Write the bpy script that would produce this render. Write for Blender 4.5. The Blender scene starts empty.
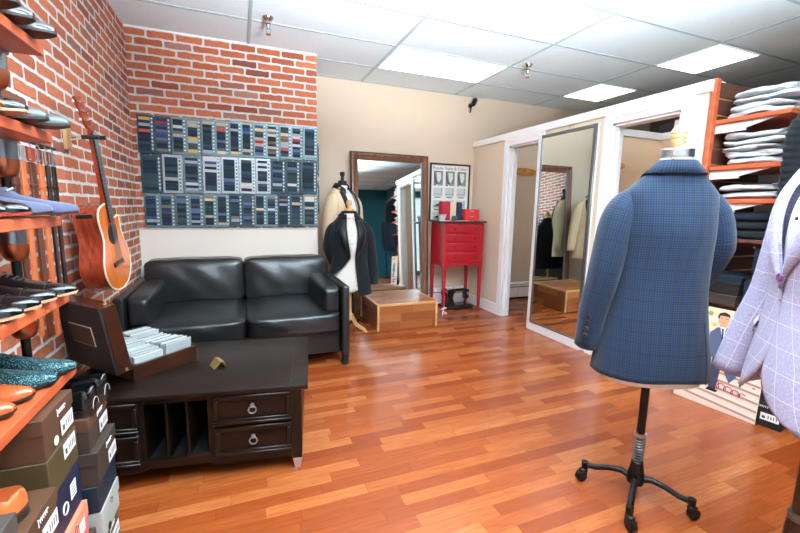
import bpy, bmesh, math, random
import numpy as np
from mathutils import Vector, Matrix, noise as mnoise
random.seed(7)
SC = bpy.context.scene
COL = SC.collection
PI = math.pi
R = math.radians

# ------------------------------------------------------------------ colours
def s2l(c):
    return c / 12.92 if c <= 0.04045 else ((c + 0.055) / 1.055) ** 2.4
def rgb(r, g, b):
    return (s2l(r / 255), s2l(g / 255), s2l(b / 255), 1.0)

# ------------------------------------------------------------------ node helper
class NT:
    def __init__(self, name):
        self.mat = bpy.data.materials.new(name)
        self.mat.use_nodes = True
        self.t = self.mat.node_tree
        self.t.nodes.clear()
        self.out = self.t.nodes.new('ShaderNodeOutputMaterial')
    def n(self, typ, **kw):
        nd = self.t.nodes.new(typ)
        for k, v in kw.items():
            setattr(nd, k, v)
        return nd
    def put(self, sock, v):
        if v is None:
            return
        if hasattr(v, 'is_output') or isinstance(v, bpy.types.NodeSocket):
            self.t.links.new(v, sock)
        else:
            sock.default_value = v
    def m(self, op, a, b=None, c=None):
        nd = self.n('ShaderNodeMath', operation=op)
        self.put(nd.inputs[0], a); self.put(nd.inputs[1], b); self.put(nd.inputs[2], c)
        return nd.outputs[0]
    def mix(self, f, a, b, blend='MIX'):
        nd = self.n('ShaderNodeMix', data_type='RGBA', blend_type=blend)
        self.put(nd.inputs[0], f); self.put(nd.inputs[6], a); self.put(nd.inputs[7], b)
        return nd.outputs[2]
    def ramp(self, f, stops, interp='LINEAR'):
        nd = self.n('ShaderNodeValToRGB')
        nd.color_ramp.interpolation = interp
        el = nd.color_ramp.elements
        while len(el) < len(stops):
            el.new(0.5)
        for e, (p, c) in zip(el, stops):
            e.position = p; e.color = c
        self.put(nd.inputs[0], f)
        return nd.outputs[0]
    def uv(self):
        nd = self.n('ShaderNodeUVMap'); nd.uv_map = 'UVMap'
        return nd.outputs[0]
    def obj(self):
        return self.n('ShaderNodeTexCoord').outputs['Object']
    def map(self, v, scale=(1, 1, 1), rot=(0, 0, 0), loc=(0, 0, 0)):
        nd = self.n('ShaderNodeMapping')
        self.put(nd.inputs[0], v)
        nd.inputs[1].default_value = loc; nd.inputs[2].default_value = rot; nd.inputs[3].default_value = scale
        return nd.outputs[0]
    def noise(self, v, scale=5, detail=3, rough=.5):
        nd = self.n('ShaderNodeTexNoise')
        self.put(nd.inputs['Vector'], v)
        nd.inputs['Scale'].default_value = scale; nd.inputs['Detail'].default_value = detail
        nd.inputs['Roughness'].default_value = rough
        return nd.outputs['Fac']
    def voro(self, v, scale=5, feature='F1', out='Distance'):
        nd = self.n('ShaderNodeTexVoronoi', feature=feature)
        self.put(nd.inputs['Vector'], v); nd.inputs['Scale'].default_value = scale
        return nd.outputs[out]
    def white(self, v):
        nd = self.n('ShaderNodeTexWhiteNoise', noise_dimensions='3D')
        self.put(nd.inputs['Vector'], v)
        return nd.outputs['Value']
    def sep(self, v):
        nd = self.n('ShaderNodeSeparateXYZ'); self.put(nd.inputs[0], v)
        return nd.outputs
    def comb(self, x, y, z=0.0):
        nd = self.n('ShaderNodeCombineXYZ')
        self.put(nd.inputs[0], x); self.put(nd.inputs[1], y); self.put(nd.inputs[2], z)
        return nd.outputs[0]
    def bump(self, h, strength=.3, dist=.01):
        nd = self.n('ShaderNodeBump')
        nd.inputs['Strength'].default_value = strength; nd.inputs['Distance'].default_value = dist
        self.put(nd.inputs['Height'], h)
        return nd.outputs[0]
    def pbr(self, col, rough=.5, metal=0., normal=None, coat=0., spec=.5, coat_rough=.05, sheen=0., emit=None, emit_s=0.):
        p = self.n('ShaderNodeBsdfPrincipled')
        self.put(p.inputs['Base Color'], col); self.put(p.inputs['Roughness'], rough)
        self.put(p.inputs['Metallic'], metal)
        self.put(p.inputs['Coat Weight'], coat); self.put(p.inputs['Coat Roughness'], coat_rough)
        self.put(p.inputs['Specular IOR Level'], spec)
        self.put(p.inputs['Sheen Weight'], sheen)
        if normal is not None:
            self.put(p.inputs['Normal'], normal)
        if emit is not None:
            self.put(p.inputs['Emission Color'], emit); self.put(p.inputs['Emission Strength'], emit_s)
        self.t.links.new(p.outputs[0], self.out.inputs[0])
        return self.mat

M = {}
def plain(name, c, rough=.5, metal=0., coat=0., spec=.5, nscale=0, nstr=.15, vary=.06, sheen=0., vscale=12):
    t = NT(name)
    o = t.obj()
    k = t.noise(o, vscale, 3)
    dark = tuple(x * (1 - vary * 2) for x in c[:3]) + (1,)
    lite = tuple(min(1, x * (1 + vary * 2)) for x in c[:3]) + (1,)
    col = t.mix(k, dark, lite)
    nrm = None
    if nscale:
        nrm = t.bump(t.noise(o, nscale, 4), nstr, .004)
    M[name] = t.pbr(col, rough, metal, nrm, coat, spec, sheen=sheen)
    return M[name]

def brick_mat(name):
    t = NT(name)
    uv = t.uv()
    nd = t.n('ShaderNodeTexNoise'); t.put(nd.inputs['Vector'], uv)
    nd.inputs['Scale'].default_value = 22; nd.inputs['Detail'].default_value = 3
    off = t.n('ShaderNodeVectorMath', operation='SUBTRACT')
    t.put(off.inputs[0], nd.outputs['Color']); off.inputs[1].default_value = (.5, .5, .5)
    scl = t.n('ShaderNodeVectorMath', operation='SCALE'); t.put(scl.inputs[0], off.outputs[0]); scl.inputs['Scale'].default_value = .018
    add = t.n('ShaderNodeVectorMath', operation='ADD'); t.put(add.inputs[0], uv); t.put(add.inputs[1], scl.outputs[0])
    u, v, _ = t.sep(add.outputs[0])
    L, H, G = .2145, .0655, .0082
    rv = t.m('DIVIDE', v, H); row = t.m('FLOOR', rv)
    fv = t.m('FRACT', rv)
    jit = t.m('MULTIPLY', t.white(t.comb(row, 3.3, 1.0)), .12)
    ru = t.m('ADD', t.m('ADD', t.m('DIVIDE', u, L), t.m('MULTIPLY', t.m('MODULO', row, 2.0), .5)), jit)
    idx = t.m('FLOOR', ru); fu = t.m('FRACT', ru)
    # rounded rectangle distance in metres
    du = t.m('SUBTRACT', t.m('ABSOLUTE', t.m('MULTIPLY', t.m('SUBTRACT', fu, .5), L)), L / 2 - G - .010)
    dv = t.m('SUBTRACT', t.m('ABSOLUTE', t.m('MULTIPLY', t.m('SUBTRACT', fv, .5), H)), H / 2 - G - .010)
    du = t.m('MAXIMUM', du, 0.0); dv = t.m('MAXIMUM', dv, 0.0)
    d = t.m('SQRT', t.m('ADD', t.m('MULTIPLY', du, du), t.m('MULTIPLY', dv, dv)))
    face = t.n('ShaderNodeMapRange', interpolation_type='SMOOTHSTEP')
    t.put(face.inputs[0], d); face.inputs[1].default_value = .012; face.inputs[2].default_value = .0085
    face.inputs[3].default_value = 0; face.inputs[4].default_value = 1
    f = face.outputs[0]
    rnd = t.white(t.comb(idx, row, 2.0))
    c = t.ramp(rnd, [(0, rgb(128, 78, 64)), (.10, rgb(172, 94, 66)), (.35, rgb(197, 111, 76)), (.62, rgb(208, 124, 88)), (.86, rgb(194, 114, 82)), (.94, rgb(158, 106, 90)), (1, rgb(176, 132, 116))])
    mott = t.noise(uv, 46, 5, .65)
    c = t.mix(t.m('MULTIPLY', t.m('SUBTRACT', mott, .36), 1.3), c, rgb(138, 76, 58))
    lime = t.ramp(t.noise(uv, 30, 5, .7), [(.60, (0, 0, 0, 1)), (.74, (1, 1, 1, 1))])
    c = t.mix(t.m('MULTIPLY', lime, .38), c, rgb(206, 190, 178))
    mor = t.mix(t.noise(uv, 30, 4), rgb(192, 190, 188), rgb(232, 230, 227))
    col = t.mix(f, mor, c)
    h = t.m('ADD', t.m('MULTIPLY', f, .8), t.m('MULTIPLY', t.noise(uv, 90, 4), .35))
    M[name] = t.pbr(col, .82, 0, t.bump(h, .55, .012), spec=.3)

def floor_mat():
    t = NT('laminate_floor')
    u, v, _ = t.sep(t.uv())
    W = .0655
    rv = t.m('DIVIDE', v, W); row = t.m('FLOOR', rv); fv = t.m('FRACT', rv)
    off = t.m('MULTIPLY', t.white(t.comb(row, 1.7, 5.0)), 9.0)
    ru = t.m('ADD', t.m('DIVIDE', u, .44), off); idx = t.m('FLOOR', ru); fu = t.m('FRACT', ru)
    rnd = t.white(t.comb(idx, row, 7.0))
    rnd2 = t.white(t.comb(row, idx, 11.0))
    base = t.ramp(rnd, [(0, rgb(136, 57, 22)), (.25, rgb(154, 72, 31)), (.55, rgb(167, 84, 38)), (.8, rgb(179, 98, 47)), (1, rgb(192, 114, 62))])
    gv = t.comb(t.m('ADD', t.m('MULTIPLY', u, 2.0), t.m('MULTIPLY', rnd2, 40.0)), t.m('ADD', t.m('MULTIPLY', v, 22.0), t.m('MULTIPLY', rnd, 30.0)), 0.0)
    g = t.noise(gv, 3.2, 5, .62)
    grain = t.ramp(g, [(.35, (0, 0, 0, 1)), (.72, (1, 1, 1, 1))])
    col = t.mix(t.m('MULTIPLY', grain, .62), base, rgb(122, 52, 22))
    gv2 = t.comb(t.m('ADD', t.m('MULTIPLY', u, 5.0), t.m('MULTIPLY', rnd, 60.0)), t.m('MULTIPLY', v, 140.0), 0.0)
    col = t.mix(t.m('MULTIPLY', t.noise(gv2, 2.0, 3), .22), col, rgb(105, 50, 26))
    edge = t.m('MAXIMUM', t.m('LESS_THAN', fv, .022), t.m('LESS_THAN', fu, .005))
    col = t.mix(t.m('MULTIPLY', edge, .55), col, rgb(90, 44, 24))
    M['laminate_floor'] = t.pbr(col, .27, 0, None, coat=.15, spec=.5, coat_rough=.12)

def wood_mat(name, c1, c2, c3, axis=0, rough=.35, coat=.3, scale=1.0, var=.6, spec=.5):
    t = NT(name)
    o = t.obj()
    sc = [26 * scale] * 3; sc[axis] = 2.2 * scale
    v = t.map(o, tuple(sc))
    k = t.noise(v, 1.6, 6, .6)
    col = t.ramp(k, [(.28, c1), (.52, c2), (.76, c3)])
    k2 = t.noise(t.map(o, tuple(x * 3.2 for x in sc)), 2, 3)
    col = t.mix(t.m('MULTIPLY', k2, var * .5), col, c1)
    M[name] = t.pbr(col, rough, 0, t.bump(k2, .06, .002), coat=coat, spec=spec)

def ceiling_mat():
    t = NT('ceiling_tile')
    uv = t.uv()
    sp = t.voro(uv, 75)
    holes = t.ramp(sp, [(.10, (1, 1, 1, 1)), (.24, (0, 0, 0, 1))])
    msk = t.ramp(t.noise(uv, 28, 3), [(.42, (0, 0, 0, 1)), (.56, (1, 1, 1, 1))])
    k = t.m('MULTIPLY', t.sep(holes)[0], t.sep(msk)[0])
    col = t.mix(t.m('MULTIPLY', k, .6), rgb(228, 242, 248), rgb(150, 166, 174))
    col = t.mix(t.m('MULTIPLY', t.noise(uv, 160, 2), .12), col, rgb(192, 208, 216))
    M['ceiling_tile'] = t.pbr(col, .9, 0, t.bump(k, -.2, .003), spec=.2)

def leather_mat(name, c, rough=.33):
    t = NT(name)
    o = t.obj()
    pores = t.voro(o, 260)
    wr = t.noise(t.map(o, (1, 1, 2.2)), 9, 4, .55)
    big = t.noise(o, 3.4, 2)
    h = t.m('ADD', t.m('MULTIPLY', wr, .85), t.m('MULTIPLY', pores, .05))
    col = t.mix(big, tuple(x * .75 for x in c[:3]) + (1,), tuple(x * 1.25 for x in c[:3]) + (1,))
    rr = t.m('ADD', t.m('MULTIPLY', wr, .06), rough - .01)
    M[name] = t.pbr(col, rr, 0, t.bump(h, .13, .02), spec=.6)

def plaid_mat():
    t = NT('navy_check_wool')
    u, v, _ = t.sep(t.uv())
    def lines(x, per, w, ph=0.):
        f = t.m('FRACT', t.m('ADD', t.m('DIVIDE', x, per), ph))
        return t.m('LESS_THAN', f, w)
    fu = lines(u, .0095, .45); fv = lines(v, .0095, .45)
    small = t.m('MULTIPLY', t.m('ADD', fu, fv), .5)
    bu = lines(u, .038, .13, .2); bv = lines(v, .044, .13, .1)
    big = t.m('MAXIMUM', bu, bv)
    col = t.ramp(small, [(0, rgb(38, 60, 86)), (.5, rgb(23, 40, 62)), (1, rgb(10, 18, 34))])
    col = t.mix(t.m('MULTIPLY', big, .5), col, rgb(16, 26, 46))
    tw = t.noise(t.map(t.uv(), (420, 420, 1)), 1.0, 2)
    col = t.mix(t.m('MULTIPLY', tw, .3), col, rgb(22, 40, 66))
    folds = t.noise(t.map(t.obj(), (5, 5, 1.6)), 1.6, 2)
    M['navy_check_wool'] = t.pbr(col, .82, 0, t.bump(folds, .25, .05), spec=.25, sheen=.15)

def windowpane_mat():
    t = NT('lavender_windowpane_wool')
    u, v, _ = t.sep(t.uv())
    def lines(x, per, w, ph=0.):
        f = t.m('FRACT', t.m('ADD', t.m('DIVIDE', x, per), ph))
        return t.m('LESS_THAN', f, w)
    big = t.m('MAXIMUM', lines(u, .062, .034, .3), lines(v, .075, .03, .2))
    wv = t.noise(t.map(t.uv(), (500, 90, 1)), 1.0, 3)
    wv2 = t.noise(t.map(t.uv(), (90, 500, 1)), 1.0, 3)
    k = t.m('MULTIPLY', t.m('ADD', wv, wv2), .5)
    col = t.ramp(k, [(.36, rgb(138, 133, 164)), (.52, rgb(164, 160, 186)), (.64, rgb(188, 185, 206))])
    col = t.mix(t.m('MULTIPLY', big, .6), col, rgb(226, 225, 238))
    folds = t.noise(t.map(t.obj(), (5, 5, 1.6)), 1.6, 2)
    M['lavender_windowpane_wool'] = t.pbr(col, .85, 0, t.bump(folds, .2, .05), spec=.2, sheen=.1)

def cloth_mat(name, c, rough=.85, fold=.3, fscale=1.6, sheen=.1, stretch=(5, 5, 1.6)):
    t = NT(name)
    fo = t.noise(t.map(t.obj(), stretch), fscale, 3)
    th = t.noise(t.obj(), 400, 2)
    col = t.mix(t.m('MULTIPLY', th, .35), c, tuple(x * .7 for x in c[:3]) + (1,))
    M[name] = t.pbr(col, rough, 0, t.bump(fo, fold, .04), spec=.25, sheen=sheen)

def ticks_mat():
    t = NT('number_ticks')
    x, y, z = t.sep(t.obj())
    k = t.m('LESS_THAN', t.m('FRACT', t.m('DIVIDE', z, .031)), .3)
    M['number_ticks'] = t.pbr(t.mix(k, rgb(104, 128, 134), rgb(232, 236, 236)), .5)
ticks_mat()
def palette_mat(name, rough=.6, spec=.4, bumpscale=0):
    t = NT(name)
    a = t.n('ShaderNodeAttribute', attribute_name='Col')
    k = t.noise(t.obj(), 220, 2)
    col = t.mix(t.m('MULTIPLY', k, .25), a.outputs['Color'], t.mix(.5, a.outputs['Color'], (0, 0, 0, 1)))
    M[name] = t.pbr(col, rough, 0, None, spec=spec)

def emit_mat(name, c, s):
    t = NT(name)
    e = t.n('ShaderNodeEmission'); e.inputs[0].default_value = c; e.inputs[1].default_value = s
    t.t.links.new(e.outputs[0], t.out.inputs[0])
    M[name] = t.mat

def stripes_mat():
    t = NT('card_edges')
    x, y, z = t.sep(t.obj())
    w = t.white(t.comb(t.m('FLOOR', t.m('DIVIDE', x, .0045)), 0.0, 0.0))
    col = t.ramp(w, [(0, rgb(110, 116, 118)), (.45, rgb(180, 184, 184)), (1, rgb(222, 224, 222))])
    M['card_edges'] = t.pbr(col, .7)

brick_mat('red_brick'); floor_mat(); ceiling_mat(); plaid_mat(); windowpane_mat(); stripes_mat()
leather_mat('black_leather', rgb(28, 31, 33), .28)
palette_mat('swatch_palette', .75); palette_mat('print_palette', .5)
plain('tan_paint', rgb(224, 207, 185), .75, nscale=120, nstr=.05, vary=.012, vscale=2)
plain('cream_paint', rgb(246, 235, 222), .75, nscale=120, nstr=.05, vary=.012, vscale=2)
plain('peach_paint', rgb(234, 206, 174), .75, nscale=120, nstr=.05, vary=.012, vscale=2)
plain('teal_paint', rgb(22, 88, 100), .7, vary=.05, vscale=2)
plain('grey_paint', rgb(120, 122, 112), .8, vary=.03, vscale=2)
plain('white_trim', rgb(240, 242, 244), .35, vary=.01)
plain('grid_metal', rgb(178, 194, 198), .45, vary=.02)
emit_mat('light_diffuser', (1, .985, .96, 1), 2.0)
plain('chrome', rgb(205, 207, 208), .14, 1., vary=.02)
plain('silver_metal', rgb(190, 196, 200), .32, 1., vary=.03)
plain('pewter', rgb(128, 132, 134), .36, .9, vary=.08)
plain('black_metal', rgb(16, 17, 18), .32, .3, vary=.05)
plain('black_enamel', rgb(14, 18, 20), .2, 0, .6, vary=.05)
plain('black_plastic', rgb(22, 24, 26), .4, vary=.05)
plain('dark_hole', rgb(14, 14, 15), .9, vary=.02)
plain('copper', rgb(196, 118, 84), .28, .9, vary=.08)
plain('brass', rgb(206, 178, 104), .3, .75, vary=.05)
plain('steel', rgb(150, 160, 168), .3, 1., vary=.05)
wood_mat('orange_shelf_wood', rgb(172, 72, 38), rgb(200, 94, 54), rgb(214, 114, 74), 1, .4, .15, .6, .3)
wood_mat('espresso_wood', rgb(14, 9, 7), rgb(28, 18, 13), rgb(46, 28, 19), 0, .33, .04, .8, .6, .28)
wood_mat('mahogany', rgb(30, 12, 7), rgb(56, 24, 12), rgb(74, 34, 18), 0, .28, .3, .8)
wood_mat('dark_slat_wood', rgb(78, 46, 36), rgb(98, 60, 46), rgb(112, 70, 52), 0, .5, .1, .6)
wood_mat('mirror_frame_wood', rgb(72, 42, 28), rgb(128, 82, 54), rgb(164, 112, 76), 2, .4, .2, .9)
wood_mat('dark_edge_wood', rgb(42, 28, 22), rgb(72, 52, 42), rgb(90, 66, 52), 2, .4, .2, .9)
wood_mat('pale_wood', rgb(196, 146, 92), rgb(212, 166, 112), rgb(222, 180, 130), 2, .45, .1, .8, .3)
wood_mat('spruce_top', rgb(208, 96, 28), rgb(222, 112, 36), rgb(228, 122, 44), 2, .22, .6, 1.2, .2)
wood_mat('guitar_side_wood', rgb(104, 32, 18), rgb(150, 52, 26), rgb(178, 74, 38), 2, .2, .7, 1.3, .5)
wood_mat('oak_trim', rgb(206, 150, 92), rgb(222, 172, 116), rgb(232, 188, 134), 0, .35, .2, .8, .3)
wood_mat('hook_wood', rgb(206, 136, 62), rgb(222, 156, 80), rgb(232, 172, 98), 0, .4, .3, .8, .3)
plain('red_lacquer', rgb(176, 20, 34), .3, 0, .3, vary=.06)
plain('dark_red_top', rgb(72, 20, 22), .3, 0, .3, vary=.05)
plain('red_card', rgb(226, 58, 66), .45, vary=.03)
plain('crimson_card', rgb(190, 34, 62), .4, vary=.05)
plain('cream_card', rgb(238, 216, 186), .6, vary=.02)
plain('navy_card', rgb(26, 58, 88), .45, vary=.04)
plain('white_card', rgb(238, 240, 238), .6, vary=.02)
plain('brown_box', rgb(88, 56, 35), .65, vary=.03)
plain('taupe_box', rgb(60, 46, 38), .65, vary=.03)
plain('olive_box', rgb(74, 59, 30), .65, vary=.04)
plain('navy_box', rgb(14, 30, 60), .55, vary=.05)
plain('coral_lid', rgb(238, 134, 104), .6, vary=.02)
plain('pink_box', rgb(226, 84, 92), .6, vary=.02)
plain('dark_teal_box', rgb(14, 34, 50), .55, vary=.03)
plain('grey_box', rgb(168, 172, 166), .6, vary=.02)
plain('dark_grey_box', rgb(72, 68, 64), .6, vary=.02)
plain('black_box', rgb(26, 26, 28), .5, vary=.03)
plain('glossy_black_leather', rgb(20, 22, 24), .16, 0, .5, vary=.05, nscale=30, nstr=.08)
plain('blue_grey_suede', rgb(88, 93, 120), .85, vary=.06, nscale=160, nstr=.2, sheen=.3)
plain('orange_tan_leather', rgb(196, 92, 48), .25, 0, .4, vary=.10, nscale=25, nstr=.08)
plain('red_leather', rgb(216, 40, 66), .35, vary=.05)
plain('clog_leather', rgb(206, 108, 56), .5, vary=.08, nscale=30)
plain('insole', rgb(206, 150, 120), .7, vary=.03)
plain('shoe_sole', rgb(40, 26, 22), .45, vary=.05)
plain('red_welt', rgb(150, 52, 40), .45, vary=.05)
plain('tan_welt', rgb(190, 150, 118), .5, vary=.05)
plain('belt_black', rgb(22, 20, 20), .3, vary=.05)
plain('belt_brown', rgb(92, 44, 24), .35, vary=.08)
plain('belt_tan', rgb(206, 110, 62), .4, vary=.06)
plain('linen_form', rgb(236, 230, 218), .9, vary=.03, nscale=300, nstr=.2)
plain('shirt_white', rgb(240, 241, 242), .75, nscale=9, nstr=.3, vary=.02)
plain('ink', rgb(30, 30, 34), .6, vary=.02)
plain('ivory_plastic', rgb(226, 226, 220), .4, vary=.02)
plain('button_purple', rgb(104, 66, 106), .3, vary=.04)
plain('pale_plastic', rgb(196, 214, 214), .3, vary=.03)
plain('pink_cloth', rgb(214, 128, 138), .6, vary=.1, nscale=80)
cloth_mat('black_wool', rgb(13, 22, 26), .8, .35)
cloth_mat('black_satin', rgb(10, 16, 19), .35, .2)
cloth_mat('cream_wool', rgb(226, 202, 168), .85, .3)
cloth_mat('vest_white', rgb(236, 232, 224), .7, .3)
cloth_mat('navy_fold', rgb(22, 34, 56), .8, .3)
cloth_mat('dark_fold', rgb(20, 26, 32), .8, .4)
def glitter():
    t = NT('teal_glitter')
    k = t.voro(t.obj(), 620, out='Color')
    f = t.ramp(t.sep(k)[0], [(.80, (0, 0, 0, 1)), (.86, (1, 1, 1, 1))])
    col = t.mix(f, rgb(22, 52, 60), rgb(120, 190, 196))
    M['teal_glitter'] = t.pbr(col, .4, .3)
glitter()
def poly_mat():
    t = NT('wrapped_shirt')
    o = t.obj()
    wr = t.noise(t.map(o, (3, 3, 9)), 7, 5, .7)
    st = t.noise(t.map(o, (2, 2, 40)), 2.2, 3)
    col = t.mix(t.ramp(st, [(.42, (0, 0, 0, 1)), (.6, (1, 1, 1, 1))]), rgb(196, 202, 208), rgb(244, 245, 246))
    M['wrapped_shirt'] = t.pbr(col, .32, 0, t.bump(wr, .6, .03), coat=.5, coat_rough=.15)
poly_mat()
def mirror_mat():
    t = NT('mirror_glass')
    M['mirror_glass'] = t.pbr((.76, .85, .85, 1), .015, 1.)
mirror_mat()
def pane_mat():
    t = NT('window_pane')
    tr = t.n('ShaderNodeBsdfTransparent'); gl = t.n('ShaderNodeBsdfGlossy'); gl.inputs['Roughness'].default_value = .02
    mx = t.n('ShaderNodeMixShader'); mx.inputs[0].default_value = .06
    t.t.links.new(tr.outputs[0], mx.inputs[1]); t.t.links.new(gl.outputs[0], mx.inputs[2]); t.t.links.new(mx.outputs[0], t.out.inputs[0])
    M['window_pane'] = t.mat
pane_mat()

# ------------------------------------------------------------------ mesh builder
_text_cache = {}
def text_geo(s, size):
    key = s
    if key not in _text_cache:
        cu = bpy.data.curves.new('lettering', 'FONT'); cu.body = s; cu.size = 1.0; cu.align_x = 'CENTER'; cu.align_y = 'CENTER'
        cu.resolution_u = 2
        ob = bpy.data.objects.new('lettering', cu); COL.objects.link(ob)
        dg = bpy.context.evaluated_depsgraph_get()
        me = ob.evaluated_get(dg).to_mesh()
        _text_cache[key] = ([v.co.copy() for v in me.vertices], [tuple(p.vertices) for p in me.polygons])
        ob.evaluated_get(dg).to_mesh_clear()
        bpy.data.objects.remove(ob); bpy.data.curves.remove(cu)
    vs, fs = _text_cache[key]
    return [v * size for v in vs], fs

class MB:
    def __init__(self):
        self.v = []; self.f = []; self.uvs = []; self.mi = []; self.cols = []; self.sm = []
        self.X = Matrix.Identity(4); self.mat = 0; self.color = (1, 1, 1, 1); self.smooth = True
    def add(self, vs, fs, uvs=None):
        b = len(self.v)
        X = self.X
        self.v.extend([X @ Vector(p) for p in vs])
        for i, f in enumerate(fs):
            self.f.append(tuple(b + k for k in f))
            self.mi.append(self.mat); self.cols.append(self.color); self.sm.append(self.smooth)
            self.uvs.append(uvs[i] if uvs else None)
        return self
    def box(self, x0, x1, y0, y1, z0, z1, bev=0., seg=1):
        if bev <= 0:
            vs = [(x0, y0, z0), (x1, y0, z0), (x1, y1, z0), (x0, y1, z0), (x0, y0, z1), (x1, y0, z1), (x1, y1, z1), (x0, y1, z1)]
            fs = [(0, 3, 2, 1), (4, 5, 6, 7), (0, 1, 5, 4), (1, 2, 6, 5), (2, 3, 7, 6), (3, 0, 4, 7)]
            return self.add(vs, fs)
        bm = bmesh.new()
        bmesh.ops.create_cube(bm, size=1)
        for v in bm.verts:
            v.co = Vector(((x0 + x1) / 2 + v.co.x * (x1 - x0), (y0 + y1) / 2 + v.co.y * (y1 - y0), (z0 + z1) / 2 + v.co.z * (z1 - z0)))
        bev = min(bev, .49 * min(x1 - x0, y1 - y0, z1 - z0))
        bmesh.ops.bevel(bm, geom=bm.edges[:], offset=bev, segments=seg, profile=.5, affect='EDGES')
        bm.verts.index_update()
        self.add([v.co.copy() for v in bm.verts], [tuple(v.index for v in f.verts) for f in bm.faces])
        bm.free()
        return self
    def cushion(self, x0, x1, y0, y1, z0, z1, puff=(1, 1, 1), e=5., n=14, wob=0.):
        """superellipsoid-ish soft block"""
        cx, cy, cz = (x0 + x1) / 2, (y0 + y1) / 2, (z0 + z1) / 2
        hx, hy, hz = (x1 - x0) / 2, (y1 - y0) / 2, (z1 - z0) / 2
        bm = bmesh.new()
        bmesh.ops.create_cube(bm, size=2)
        bmesh.ops.subdivide_edges(bm, edges=bm.edges[:], cuts=n, use_grid_fill=True)
        for v in bm.verts:
            p = v.co.copy()
            q = list(p)
            r = (abs(q[0]) ** e + abs(q[1]) ** e + abs(q[2]) ** e) ** (1 / e)
            mx = max(abs(q[0]), abs(q[1]), abs(q[2]))
            q = [c * (mx / r) for c in q]
            bulge = [1 - c * c for c in p]
            px = q[0] * hx + (puff[0] * .02 * bulge[1] * bulge[2] * (1 if q[0] > 0 else -1) if abs(p[0]) > .99 else 0)
            py = q[1] * hy + (puff[1] * .02 * bulge[0] * bulge[2] * (1 if q[1] > 0 else -1) if abs(p[1]) > .99 else 0)
            pz = q[2] * hz + (puff[2] * .02 * bulge[0] * bulge[1] * (1 if q[2] > 0 else -1) if abs(p[2]) > .99 else 0)
            if wob:
                px += wob * math.sin(11 * p.y + 7 * p.z); py += wob * math.sin(9 * p.x + 5 * p.z + 1); pz += wob * math.sin(8 * p.x + 6 * p.y)
            v.co = Vector((cx + px, cy + py, cz + pz))
        bm.verts.index_update()
        self.add([v.co.copy() for v in bm.verts], [tuple(v.index for v in f.verts) for f in bm.faces])
        bm.free()
        return self
    def rings(self, rs, closed=True, cap0=False, cap1=False, uvrows=None):
        n = len(rs[0]); vs = [p for r in rs for p in r]; fs = []; uv = [] if uvrows else None
        m = n if closed else n - 1
        for i in range(len(rs) - 1):
            for j in range(m):
                k = (j + 1) % n
                fs.append((i * n + j, i * n + k, (i + 1) * n + k, (i + 1) * n + j))
                if uvrows:
                    a, b = uvrows[i], uvrows[i + 1]
                    kk = j + 1
                    uv.append((a[j], a[kk], b[kk], b[j]))
        if cap0:
            fs.append(tuple(range(n - 1, -1, -1)))
            if uvrows: uv.append(None)
        if cap1:
            b = (len(rs) - 1) * n
            fs.append(tuple(b + j for j in range(n)))
            if uvrows: uv.append(None)
        return self.add(vs, fs, uv)
    def tube(self, path, rad, n=10, cap=True, flat=1.0):
        path = [Vector(p) for p in path]
        if not hasattr(rad, '__len__'):
            rad = [rad] * len(path)
        rs = []; ref = None
        for i, p in enumerate(path):
            d = (path[min(i + 1, len(path) - 1)] - path[max(i - 1, 0)]).normalized()
            if ref is None:
                ref = d.cross(Vector((0, 0, 1)))
                if ref.length < .1: ref = d.cross(Vector((1, 0, 0)))
            a = (ref - d * ref.dot(d)).normalized(); ref = a; b = d.cross(a)
            rs.append([p + (a * math.cos(2 * PI * k / n) + b * flat * math.sin(2 * PI * k / n)) * rad[i] for k in range(n)])
        return self.rings(rs, True, cap, cap)
    def cyl(self, p0, p1, r0, r1=None, n=16):
        return self.tube([p0, p1], [r0, r0 if r1 is None else r1], n)
    def lathe(self, prof, c=(0, 0, 0), n=24):
        rs = [[(c[0] + r * math.cos(2 * PI * k / n), c[1] + r * math.sin(2 * PI * k / n), c[2] + z) for k in range(n)] for r, z in prof]
        return self.rings(rs, True, True, True)
    def prism(self, poly, d0, d1, plane='xz'):
        """extrude a 2-D outline between depths d0 and d1 of the third axis"""
        def P(a, b, d):
            return {'xz': (a, d, b), 'xy': (a, b, d), 'yz': (d, a, b)}[plane]
        n = len(poly)
        vs = [P(a, b, d0) for a, b in poly] + [P(a, b, d1) for a, b in poly]
        fs = [tuple(range(n)), tuple(range(2 * n - 1, n - 1, -1))] + [(i, i + n, (i + 1) % n + n, (i + 1) % n) for i in range(n)]
        return self.add(vs, fs)
    def ball(self, c, rx, ry=None, rz=None, n=14):
        ry = rx if ry is None else ry; rz = rx if rz is None else rz
        rs = []
        for i in range(1, n):
            a = PI * i / n
            rs.append([(c[0] + rx * math.sin(a) * math.cos(2 * PI * k / (2 * n)), c[1] + ry * math.sin(a) * math.sin(2 * PI * k / (2 * n)), c[2] - rz * math.cos(a)) for k in range(2 * n)])
        return self.rings(rs, True, True, True)
    def text(self, s, size, origin, xdir, ydir, depth=.0):
        vs, fs = text_geo(s, size)
        o, x, y = Vector(origin), Vector(xdir).normalized(), Vector(ydir).normalized()
        sm = self.smooth; self.smooth = False
        self.add([o + x * v.x + y * v.y for v in vs], fs)
        self.smooth = sm
        return self
    def quad(self, a, b, c, d):
        return self.add([a, b, c, d], [(0, 1, 2, 3)])
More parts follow.
